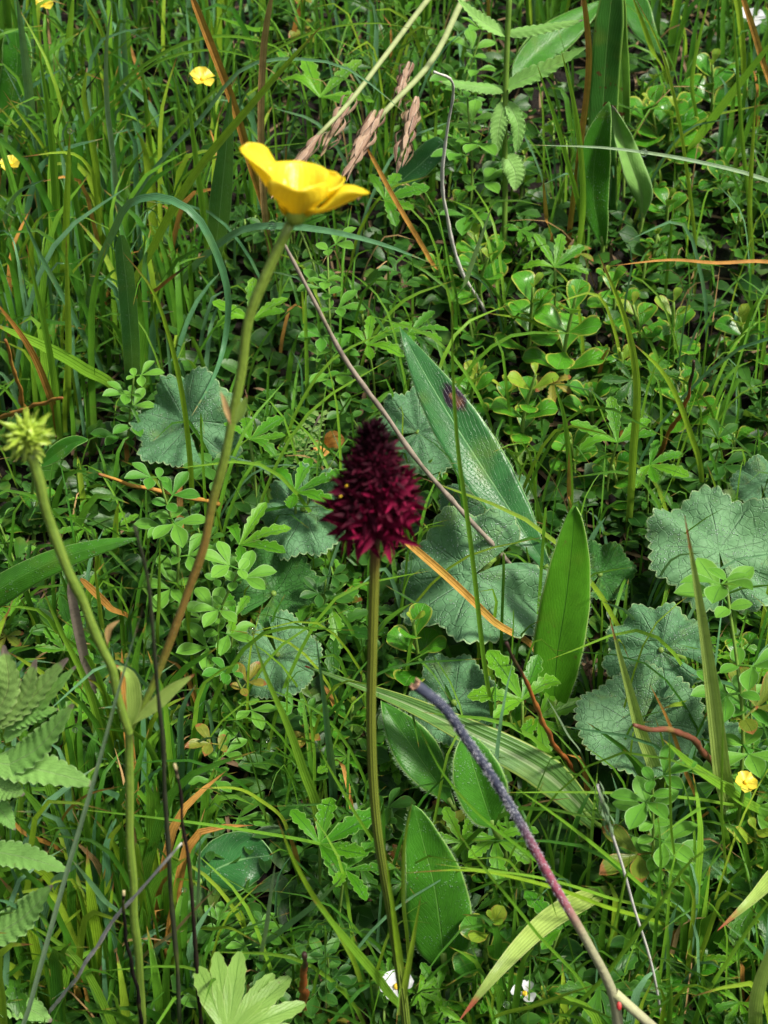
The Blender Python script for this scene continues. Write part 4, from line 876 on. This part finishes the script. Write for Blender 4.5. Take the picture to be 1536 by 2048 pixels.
    for i in range(26):
        a = rg.uniform(0, 6.28); d = nrm(x*math.cos(a) + y*math.sin(a) + ax*rg.uniform(.9, 2)); mb = MB()
        mb.tube([c, c + d*R*.28, c + d*R*.34], .018, 3, 4); mb.blob(c + d*R*.35, (.03, .03, .05), 5, 3, axis=d)
        obj('stamen', mb.mesh('stamen', M['pollen'], root), t)
    # seed head
    c = up_(55, 872, -.04); R = 42*cpp(c)
    hd = MB(); hd.blob(c, R*.55, 12, 8); ho = obj('seed_head', hd.mesh('seed_head', M['seed'], root), t)
    N = 58
    for i in range(N):
        z = 1 - 2*(i + .5)/N; a = i*2.39996; d = np.array([math.sqrt(1-z*z)*math.cos(a), math.sqrt(1-z*z)*math.sin(a), z]); L = R*rg.uniform(.7, 1.25); d = nrm(d + rg.normal(0, .12, 3)); mb = MB()
        sd_ = nrm(np.cross(d, [.3, .2, 1])); mb.ribbon([c + d*R*.3, c + d*(R*.3 + L*.4), c + d*(R*.3 + L*.75), c + d*(R*.3 + L) + sd_*L*.08], R*.19, prof((0, .6), (.35, 1), (.6, .8), (.8, .35), (1, .14)), 8, 2, hint=sd_, fold=.6)
        mb.blob(c + d*R*.6, (R*.16, R*.1, R*.3), 6, 4, axis=d)
        obj('achene', mb.mesh('achene', M['seed'], root), ho)
    keep(55, 875, 70, c)
    for q in spline(br1, 24): x_, y_ = proj(q); keep(x_, y_, 16, q)
    for q in spline(br2, 14): x_, y_ = proj(q); keep(x_, y_, 16, q)
    for q in spline(main, 10): x_, y_ = proj(q); keep(x_, y_, 18, q)
buttercup()

# ------------------------------------------------------------------ cut hairy stalk
def hairy():
    root = P(1250, 2330); root[2] -= .1
    t = thing('cut_hairy_stalk', 'thick hairy stalk with a cut end, blackish top, pink middle and pale forked foot', 'stalk', root)
    pts = [(1238, 2120), (1226, 1990), (1172, 1880), (1105, 1765), (1042, 1650), (985, 1555), (930, 1475), (885, 1412), (832, 1370)]
    W = [root - [0, 0, .3]] + [upright(x, y, root, -.12) for x, y in pts]; px = cpp(W[5])
    mb = MB(); Pt = mb.tube(W, 8.8*px, 60, 12, rf=prof((0, 1.9), (.3, 1.6), (.5, 1.1), (.8, 1.0), (.95, 1.1), (1, 1.3)), cap=False); obj('stem', mb.mesh('stem', M['fuzzy'], root), t)
    f0 = upright(1228, 1985, root, -.12); W2 = [f0] + [upright(x, y, root, -.15) for x, y in [(1290, 2040), (1370, 2110)]]
    mb = MB(); mb.tube(W2, 13*px, 12, 10, rf=prof((0, .9), (1, .8))); obj('branch', mb.mesh('branch', M['fuzzy'], root), t)
    q = CAM + (upright(1238, 2012, root, -.12) - CAM)*.985; mb = MB(); mb.blob(q, (6*px, 4*px, 10*px), 8, 5, axis=UP); obj('joint', mb.mesh('joint', M['redjoint'], root), t)
    e, d = Pt[-1], nrm(Pt[-1] - Pt[-3]); mb = MB(); mb.blob(e, (10*px, 10*px, 2*px), 12, 6, axis=d)
    for i in range(7):
        a = i*.9; o_ = nrm(np.cross(d, [math.cos(a), math.sin(a), .3])); mb.tube([e + o_*9*px, e + o_*10*px + d*(2 + 9*rg.random())*px], 2.2*px, 2, 4)
    obj('cut_end', mb.mesh('cut_end', M['cut'], root), t)
    mb = MB()
    for i in range(1300):
        f = rg.uniform(.52, 1)**.8; j = min(58, int(f*60)); p = Pt[j] + (Pt[j+1]-Pt[j])*rg.random(); d = nrm(Pt[j+1]-Pt[j])
        o_ = nrm(np.cross(d, rg.normal(0, 1, 3))); s_ = p + o_*8.5*px; L = rg.uniform(2.5, 7)*px*(1 if f > .6 else .6)
        mb.ribbon([s_, s_ + (o_*.5 - d*.6 + rg.normal(0, .25, 3))*L], .55*px, SPIKE, 2, 1, hint=tocam(p), fold=0)
    h = obj('hairs', mb.mesh('hairs', M['hair'], root), t); h['kind'] = 'stuff'
    for q in Pt[15::3]: x, y = proj(q); keep(x, y, 18, q)
hairy()

# ------------------------------------------------------------------ sedges
def spikelet(a, b, r, n, parent, root, mat='scale', spread=.35):
    ax = nrm(b - a); L = np.linalg.norm(b - a); mb = MB(); mb.tube([a, (a+b)/2, b], r*.5, 6, 6, rf=prof((0, .4), (.4, 1), (1, .2)))
    so_ = obj('spikelet', mb.mesh('spikelet', M[mat], root), parent); x = nrm(np.cross(ax, [.3, .9, .2])); y = np.cross(ax, x)
    for i in range(n):
        f = i/n; an = i*2.4; o_ = x*math.cos(an) + y*math.sin(an); p = a + ax*L*f*.82 + o_*r*.35; d = nrm(ax + o_*spread*rg.uniform(.4, 1.6) + rg.normal(0, .1, 3))
        mb = MB(); mb.ribbon([p, p + d*L*.14, p + nrm(ax + o_*.05)*L*rg.uniform(.22, .4)], r*.36*(1-.4*f), LANCE, 6, 1, hint=o_, fold=-.5); obj('scale', mb.mesh('scale', M[mat], root), so_)
def sedge(label, stem, hs, spikes, wpx):
    W = [P(x, y, h) for (x, y), h in zip(stem, hs)]; root = W[0]; t = thing('sedge', label, 'sedge', root)
    px = cpp(W[-1]); mb = MB(); Pt = mb.tube([root - [0, 0, .3]] + W, wpx*px/2, 30, 8, rf=prof((0, 1), (.7, 1), (1, .7))); obj('stem', mb.mesh('stem', M['sedgestem'], root), t)
    for (ax_, ay), (bx, by), h, r, n, sp in spikes: spikelet(P(ax_, ay, h), P(bx, by, h), r*px, n, t, root, spread=sp); keep((ax_+bx)/2, (ay+by)/2, 45, P((ax_+bx)/2, (ay+by)/2, h))
    for q in Pt[10::2]: x, y = proj(q); keep(x, y, 10, q)
sedge('nodding sedge stem whose brown spike touches the buttercup flower', [(1130, -330), (960, -120), (855, 0), (760, 125), (690, 215), (635, 272)], [0, 4.5, 5.6, 6.1, 6.3, 6.4],
      [((640, 268), (545, 395), 6.4, 17, 20, .3), ((706, 188), (646, 300), 6.1, 16, 16, .6)], 13)
sedge('nodding sedge stem with four shaggy brown spikes', [(1160, -300), (1010, -140), (928, -5), (850, 140), (768, 225), (735, 262)], [0, 4.2, 5.2, 5.8, 6.0, 6.0],
      [((750, 222), (705, 310), 6.0, 20, 18, .35), ((765, 220), (690, 352), 6.15, 17, 22, .25), ((818, 125), (792, 205), 5.9, 18, 14, .6), ((832, 195), (800, 322), 5.7, 20, 22, .5)], 15)
def silver():
    root = P(1340, 2100); root[2] -= .1; t = thing('grass_spike', 'thin silvery stalk with a small pale seed spike', 'grass', root)
    W = [root - [0, 0, .3]] + [upright(x, y, root, -.1) for x, y in [(1298, 1910), (1268, 1816), (1243, 1726), (1215, 1640), (1195, 1570)]]; px = cpp(W[-1])
    mb = MB(); mb.tube(W, 3.2*px, 24, 6); obj('stem', mb.mesh('stem', M['whitestick'], root), t); spikelet(W[-2] + (W[-3]-W[-2])*.4, W[-1], 11*px, 18, t, root, 'pale', .4)
silver()
def feathery():
    root = P(600, 1010); root[2] -= .1; t = thing('feathery_leaf', 'finely cut feathery pinkish leaf left of the dark red flower', 'leaf', root)
    W = [root - [0, 0, .2]] + [upright(x, y, root, 0) for x, y in [(604, 950), (612, 890), (640, 830)]]; mb = MB(); Pt = mb.tube(W, .03, 14, 5); px = cpp(W[-1])
    for i in range(5, 15):
        for sg in (-1, 1):
            L = (34 - abs(i - 9)*4)*px; d = nrm(RT*sg + UP*.5)
            for j in range(5):
                q = Pt[i] + d*L*(j+1)/5; e = nrm(d + UP*(.9 if j % 2 else -.7)); mb.ribbon([q - d*L/5, q + e*7*px], 2.2*px, LANCE, 4, 1, hint=tocam(q))
    obj('leaf_blade', mb.mesh('leaf_blade', M['rattlepurple'], root), t)
feathery()
def deadleaf():
    root = P(655, 905, .3); t = thing('withered_leaf', 'withered orange-brown leaf pair left of the dark red flower', 'leaf', root); px = cpp(root)
    for (x, y) in ((690, 880), (640, 915)):
        e = P(x, y, 1.2); s_ = P(650, 890, .9); mb = MB(); mb.ribbon([s_, (s_+e)/2 + GN*.1, e], 20*px, ELL, 8, 3, hint=tocam(e), fold=.2); obj('leaf_blade', mb.mesh('leaf_blade', M['orange'], root), t)
    mb = MB(); mb.tube([root - GN*.5, P(650, 890, .9)], .04, 3, 5); obj('leaf_stalk', mb.mesh('leaf_stalk', M['rust'], root), t)
deadleaf()

# ------------------------------------------------------------------ small flowers
def small_flower(x, y, h, r, mat, label, group=None, n=5, foot=None):
    c = P(x, y, h); root = P(*(foot or (x + 10, y + 60))); root[2] -= .1; t = thing('small_flower', label, 'flower', root, group); px = cpp(c); R = r*px
    mb = MB(); mb.tube([root - [0, 0, .3], (root + c)/2, c], .045, 8, 5); obj('stem', mb.mesh('stem', M['stem'], root), t)
    ax = nrm(tocam(c)*.4 + np.array([0, 0, .8]) + rg.normal(0, .15, 3)); xx = nrm(np.cross(ax, [0, 1, .1])); yy = np.cross(ax, xx)
    for i in range(n):
        a = 6.28*i/n + rg.uniform(-.2, .2); o_ = xx*math.cos(a) + yy*math.sin(a); mb = MB()
        mb.ribbon([c, c + o_*R*.5 + ax*R*.15, c + o_*R + ax*R*rg.uniform(.1, .5)], R*.5, OBOV, 9, 2, hint=ax, curl=.4); obj('petal', mb.mesh('petal', M[mat], root), t)
    mb = MB(); mb.blob(c + ax*.05, R*.2, 8, 5); obj('flower_centre', mb.mesh('flower_centre', M['pollen'], root), t); keep(x, y, r, c)
small_flower(405, 160, 3.5, 26, 'smallyellow', 'small pale yellow flower in the grass near the broken orange stalk')
small_flower(1490, 1566, 4.5, 24, 'smallyellow', 'small yellow flower bud on a thin stem at right', foot=(1465, 1690))
small_flower(22, 330, 4.0, 22, 'smallyellow', 'small yellow flower at the left edge behind the bent blade')
small_flower(88, 8, 3.5, 22, 'smallyellow', 'small yellow flower at the very top of the grass')
small_flower(795, 1975, 2.0, 36, 'white', 'white flower at the foot of the orchid stem', n=4)
small_flower(1050, 1990, 1.8, 28, 'white', 'white flower petals half hidden by leaves near the red tip', n=3)
small_flower(1500, 40, 3.0, 30, 'white', 'faded pinkish-white flower at the upper right corner', n=4)

# ------------------------------------------------------------------ scattered plants, tufts, cover
def tuft(root, n, ht, mats, label, group, rg, spread=.25, wr=(.05, .13)):
    t = thing('grass_tuft', label, 'grass', root, group)
    for i in range(n):
        a = rg.uniform(0, 6.28); b0 = root + np.array([math.cos(a), math.sin(a)*.7, 0])*rg.uniform(0, .35); b0[2] = root[2] + (b0[1]-root[1])*TG
        L = ht*rg.uniform(.55, 1.15); lean = np.array([math.cos(a), math.sin(a)*.7, 0])*L*rg.uniform(.05, spread*2); dro = rg.uniform(0, .25)*L
        mb = MB(); mb.ribbon([b0 - [0, 0, .4], b0 + [0, 0, L*.45] + lean*.2, b0 + [0, 0, L*.8] + lean*.55, b0 + np.array([0, 0, L - dro]) + lean*1.1],
                             rg.uniform(*wr), BLADE, 10, 1, hint=nrm([rg.normal(0, .5), -1, .4]), fold=.3)
        obj('blade', mb.mesh('blade', M[mats[rg.integers(len(mats))]], root), t)
    return t
rg = np.random.default_rng(23)
def zone(px, py):
    if px < 460 and py < 900: return 'g'          # tall grass
    if px < 420 and py > 1350: return 'lg'        # lower grass
    if 840 < px < 1480 and 480 < py < 1000: return 'o'   # oval shoots
    if py < 480: return 'm'
    if px > 950 and py > 1550: return 'r'
    return 'c'
TL = {'g': ('upright tuft of thin green grass in the tall clump beside the buttercup flower', 'grass tufts of the tall clump'),
      'lg': ('low tuft of green grass blades around the black stalks and serrated plant', 'grass tufts around the black stalks'),
      'm': ('tuft of green grass blades behind the sedge spikes and rattle plant', 'grass tufts behind the sedges'),
      'r': ('small tuft of fine grass blades around the forked hairy stalk', 'grass tufts by the forked stalk')}
def try_path(root, hts, tries=1.0):
    return not any(hides(root + np.array([0, 0, h])) for h in hts)
ANCH = [(n_, P(x, y, 0)) for n_, x, y in [
    ('seed head', 60, 1100), ('buttercup stem fork', 258, 1560), ('serrated plant', -30, 1800), ('purplish stalk', 330, 1650), ('withered black stalk', 400, 2000), ('lobed leaf', 470, 2060),
    ('orchid stem', 760, 1800), ('spoon-shaped leaf', 880, 1900), ('hairy stalk', 1120, 1850), ('stalk fork', 1240, 2060), ('red-tipped leaf', 980, 2020), ('hook-shaped blade', 1420, 1780), ('small yellow bud', 1480, 1660),
    ('red-brown stick', 1360, 1540), ('tall olive blade', 1440, 1560), ('bright lance leaf', 1110, 1440), ('dark lance leaf', 1000, 1080), ('largest scalloped leaf', 930, 1210), ('dark red spike', 740, 1150), ('dewy scalloped leaf', 560, 1360),
    ('crumpled grey leaf', 600, 1080), ('blue-green scalloped leaf', 365, 880), ('dry orange needle', 320, 1000), ('curved broad leaf', 120, 1180), ('edge scalloped leaf', 1440, 1130), ('rust stalk', 1060, 1470),
    ('ribbed yellow-green blade', 1265, 960), ('largest oval shoot', 1140, 770), ('bleached dead straw', 1350, 800), ('hanging pale blade', 930, 620), ('grey twig', 680, 740), ('broken orange stalk', 520, 420), ('slanting burnt-tip blade', 280, 620),
    ('diagonal broad blade', 180, 790), ('pale straight blade', 250, 540), ('blue-green blade', 60, 360), ('pale yellow flower', 410, 220), ('sedge spikes', 740, 430), ('hooked grey stem', 930, 520), ('upright rattle plant', 1010, 480),
    ('spotted leaves', 1215, 480), ('level wiry blade', 1420, 420), ('beaded stalk', 1500, 560), ('tan dry stalk', 545, 520), ('bent pale blade', 200, 520), ('orange edge stalk', 1550, 260), ('dark broad blade', 265, 780), ('arched red-tip blade', 250, 300)]]
NUM = ['no', 'one', 'two', 'three', 'four', 'five', 'six', 'seven', 'eight', 'nine', 'ten', 'eleven', 'twelve', 'thirteen']
USED = set()
def lab(fmt, p):
    o_ = sorted(ANCH, key=lambda a: float(np.linalg.norm(a[1] - p)))
    for i, j in ((0, 1), (0, 2), (1, 2), (0, 3), (1, 3), (2, 3)):
        l_ = '%s near the %s and %s' % (fmt, o_[i][0], o_[j][0])
        if l_ not in USED: break
    else: l_ = '%s near the %s and %s' % (fmt, o_[0][0], o_[1][0])
    USED.add(l_); return l_
def scatter(n, fn, xr=(-260, 1800), yr=(-330, 2330)):
    made = tries = 0
    while made < n and tries < n*14:
        tries += 1; x, y = rg.uniform(*xr), rg.uniform(*yr)
        if fn(x, y): made += 1
def sc_tuft(x, y):
    z = zone(x, y)
    if z in ('c', 'o'): return False
    if z == 'r' and rg.random() < .6: return False
    if z == 'm' and rg.random() < .3: return False
    root = P(x, y); root[2] -= .1; ht = {'g': 6.5, 'lg': 5.0, 'm': 5.0, 'r': 4.5}[z]*rg.uniform(.7, 1.15)
    if not try_path(root, (ht*.3, ht*.5, ht*.7, ht*.9)): return False
    mats = {'g': ['grass']*5 + ['lime', 'teal', 'teal', 'fresh'], 'lg': ['grass']*4 + ['lime', 'teal', 'fresh']}.get(z, ['grass']*4 + ['fresh', 'teal', 'lime'])
    if rg.random() < .12: mats = mats + ['orange', 'tan']
    n_ = int(rg.integers(4, 8)); tuft(root, n_, ht, mats, lab('%s-bladed %s grass tuft' % (NUM[n_], 'tall' if ht > 5.5 else 'middling' if ht > 4 else 'short'), root), 'grass tufts of the meadow', rg); return True
TL['c'] = TL['o'] = TL['r']
def sc_wisp(x, y):
    root = P(x, y); root[2] -= .1; ht = rg.uniform(3.5, 6.5)
    if rg.random() < .7 and not try_path(root, (ht*.5, ht*.7, ht*.9)): return False
    n_ = int(rg.integers(2, 4)); tuft(root, n_, ht, ['grass', 'fresh', 'fresh', 'lime', 'teal'], lab('wispy %s-bladed grass tuft' % NUM[n_], root), 'grass tufts of the meadow', rg, .5, (.025, .06)); return True
scatter(130, sc_tuft)
scatter(135, sc_wisp, (380, 1600), (300, 2250))
scatter(45, sc_tuft, (-60, 330), (250, 980)); scatter(35, sc_tuft, (-60, 420), (1500, 2200)); scatter(14, sc_tuft, (950, 1560), (1600, 2200))
PL = {'g': ('small palmate-leaved plant under the tall grass clump', 'palmate plants under the tall grass'), 'lg': ('small palmate-leaved plant in the lower grass by the black stalks', 'palmate plants in the lower grass'),
      'o': ('small palmate-leaved plant under the oval shoots', 'palmate plants under the oval shoots'), 'm': ('small palmate-leaved plant behind the sedge spikes', 'palmate plants behind the sedges'),
      'r': ('small palmate-leaved plant around the forked hairy stalk', 'palmate plants by the forked stalk'), 'c': ('small palmate-leaved plant among the scalloped leaves', 'palmate plants among the scalloped leaves')}
def sc_palm(x, y):
    z = zone(x, y); root = P(x, y); root[2] -= .1; ht = rg.uniform(.7, 1.8)*(1.2 if z in 'mr' else 1)
    if (z == 'o' and rg.random() < .6) or (z in ('g', 'lg') and rg.random() < .7): return False
    if not try_path(root, (ht*.7, ht)): return False
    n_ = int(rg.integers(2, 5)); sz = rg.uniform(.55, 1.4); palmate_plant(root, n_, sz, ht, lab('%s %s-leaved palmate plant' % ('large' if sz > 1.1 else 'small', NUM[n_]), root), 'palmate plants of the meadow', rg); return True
scatter(120, sc_palm)
RL = {k: (a.replace('palmate-leaved plant', 'trefoil sprig'), b.replace('palmate plants', 'trefoil sprigs')) for k, (a, b) in PL.items()}
def sc_tref(x, y):
    z = zone(x, y); root = P(x, y); root[2] -= .1; ht = rg.uniform(1.1, 2.8)
    if (z == 'o' and rg.random() < .7) or (z in ('g', 'lg') and rg.random() < .75): return False
    if not try_path(root, (ht*.6, ht)): return False
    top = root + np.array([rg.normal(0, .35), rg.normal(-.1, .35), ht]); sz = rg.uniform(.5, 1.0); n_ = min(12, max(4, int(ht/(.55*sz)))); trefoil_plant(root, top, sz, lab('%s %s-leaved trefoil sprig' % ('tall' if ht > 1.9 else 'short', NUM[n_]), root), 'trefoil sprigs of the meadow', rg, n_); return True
scatter(80, sc_tref)
QL = {k: (a.replace('palmate-leaved plant', 'dark oval-leaved shoot'), b.replace('palmate plants', 'dark oval shoots')) for k, (a, b) in PL.items()}
def sc_oval(x, y):
    z = zone(x, y)
    if z in ('g', 'lg') or (z == 'c' and rg.random() < .6): return False
    root = P(x, y); root[2] -= .1; ht = rg.uniform(1.0, 1.9)
    if not try_path(root, (ht*.6, ht)): return False
    oval_shoot(root, root + np.array([rg.normal(0, .2), rg.normal(-.1, .2), ht]), rg.uniform(.6, .9), lab('%s dark oval-leaved shoot' % ('tall' if ht > 1.45 else 'short'), root), 'dark oval shoots of the meadow', rg, young=rg.uniform(0, .6), pairs=4); return True
scatter(60, sc_oval); scatter(26, sc_oval, (840, 1540), (150, 950))

def stuff(name, label, mb, mat):
    o = obj(name, mb.mesh(name, M[mat])); o['kind'] = 'stuff'; o['label'] = label; return o
def fill_blades(n, mat, htf, zs, name, label, wr=(.035, .10), bow=.6):
    mb = MB(); made = tries = 0
    while made < n and tries < n*12:
        tries += 1; x, y = rg.uniform(-420, 1950), rg.uniform(-700, 2420); z = zone(x, y)
        if rg.random() > zs.get(z, 0): continue
        b0 = P(x, y); b0[2] -= .2; L = htf*rg.uniform(.4, 1.1)*(1 if z in ('g', 'm') else .7)
        if rg.random() < (.8 if bow > .8 else 1) and any(hides(b0 + np.array([0, 0, L*f_])) for f_ in (.35, .55, .75, .95)): continue
        a = rg.uniform(0, 6.28); lean = np.array([math.cos(a), math.sin(a), 0])*L*rg.uniform(.05, bow)
        mb.ribbon([b0, b0 + [0, 0, L*.5] + lean*.25, b0 + [0, 0, L*.8] + lean*.65, b0 + np.array([0, 0, L*rg.uniform(.6, 1)]) + lean*1.1], rg.uniform(*wr), BLADE, 7, 1, hint=nrm([rg.normal(0, .7), -1, .4]), fold=.3); made += 1
    stuff(name, label, mb, mat)
fill_blades(2000, 'grass', 4.6, {'g': 1, 'lg': .9, 'm': .7, 'r': .35, 'c': .12, 'o': .1}, 'meadow_grass', 'fine green meadow grass between the plants')
fill_blades(420, 'teal', 4.6, {'g': 1, 'lg': .7, 'm': .6, 'r': .3, 'c': .08}, 'meadow_grass', 'fine blue-green meadow grass between the plants')
fill_blades(150, 'lime', 4.5, {'g': 1, 'lg': .8, 'm': .6, 'r': .3, 'c': .1}, 'meadow_grass', 'fine yellow-green meadow grass between the plants')
fill_blades(2000, 'grass', 5.5, {'g': .4, 'lg': .7, 'm': .7, 'r': 1, 'c': .8, 'o': .7}, 'meadow_grass', 'wiry arching grass tangled through the plants', (.022, .055), .9)
fill_blades(300, 'fresh', 5.5, {'g': .4, 'lg': .7, 'm': .7, 'r': 1, 'c': .8, 'o': .7}, 'meadow_grass', 'wiry yellow-green grass tangled through the plants', (.018, .04), .9)
fill_blades(200, 'tan', 4.5, {'g': .6, 'lg': .8, 'm': .7, 'r': .6, 'c': .8, 'o': 1}, 'dry_grass', 'fine bleached dead grass tangled through the plants', (.012, .035), 1.0)
fill_blades(170, 'orange', 4.0, {'g': .6, 'lg': 1, 'm': .7, 'r': .4, 'c': .4, 'o': .4}, 'dry_grass', 'dry orange grass bits between the plants')
def cover(n):
    mb = MB()
    for i in range(n):
        x, y = (rg.uniform(-500, 2050), rg.uniform(-800, 2450)) if i % 4 == 0 else (rg.uniform(-80, 1620), rg.uniform(-250, 2150)); h = rg.uniform(.02, .85); p = P(x, y); c = p + np.array([0, 0, h])
        if hides(c, 0): continue
        a = rg.uniform(0, 6.28); d = np.array([math.cos(a), math.sin(a), rg.uniform(-.1, .6)]); L = rg.uniform(.35, .95)
        mb.ribbon([c, c + d*L*.5 + [0, 0, .06], c + d*L], L*rg.uniform(.2, .36), OBOV if i % 2 else ELL, 5, 1, hint=nrm(GN + rg.normal(0, .35, 3)), fold=.3)
    stuff('ground_cover', 'low dark leafy ground cover between the plants', mb, 'cover')
cover(12000)
def litter(n):
    mb = MB()
    for i in range(n):
        x, y = rg.uniform(-420, 1950), rg.uniform(-600, 2420); p = P(x, y, rg.uniform(0, .4)); a = rg.uniform(0, 6.28); d = np.array([math.cos(a), math.sin(a), math.sin(a)*TG]); L = rg.uniform(.6, 3)
        mb.ribbon([p, p + d*L*.5 + rg.normal(0, .12, 3), p + d*L + [0, 0, rg.uniform(0, .3)]], rg.uniform(.02, .07), STRAP, 5, 1, hint=GN, fold=.4)
    stuff('dead_litter', 'dead brown straw and twigs on the soil', mb, 'litter')
litter(2000)

# ------------------------------------------------------------------ dew drops
mb = MB(); mb.blob((0, 0, 0), 1.0, 16, 10); DROP = mb.mesh('dew_drop', M['water'])
def drop(p, r, label, group=None):
    p = p + tocam(p)*r*.6; o = obj('dew_drop', DROP, None, p); o.scale = (r, r, r*1.1); tag(o, label, 'dew drop', group)
for key, f, r, lab in (('drop1', 1, .07, 'dew drop at the tip of the upright yellow-green blade'), ('pale', .5, .07, 'dew drop on the straight pale grey-green blade'), ('level', .78, .10, 'dew drop under the pale level wiry blade'),
                       ('bead', 1, .06, 'dew bead at the tip of the thin blade in the dark hollow'), ('wide1', 1, .08, 'dew drop at the tip of the blade before the dewy scalloped leaf'), ('behind', .62, .12, 'flat dew drop on the blade behind the buttercup'),
                       ('beaded', .5, .05, 'dew bead halfway up the beaded stalk'), ('beaded', .7, .05, 'upper dew bead on the beaded stalk'), ('beaded', .35, .06, 'lower dew bead on the beaded stalk'), ('hook', .9, .05, 'dew bead on the hook-shaped blade')):
    q = PATHS[key]; drop(q[min(len(q)-1, int(f*(len(q)-1)))], r, lab)
for x, y, h in ((566, 890, 2), (420, 1315, 2.5), (536, 1480, 2), (285, 957, 3.5), (1395, 1605, 3), (1013, 2010, 2.5), (368, 1780, 4), (1040, 300, 3), (150, 1460, 3.5), (690, 1590, 3)):
    drop(P(x, y, h), rg.uniform(.05, .08), 'tiny clear dew drop clinging to the meadow leaves', 'dew drops clinging to leaves')
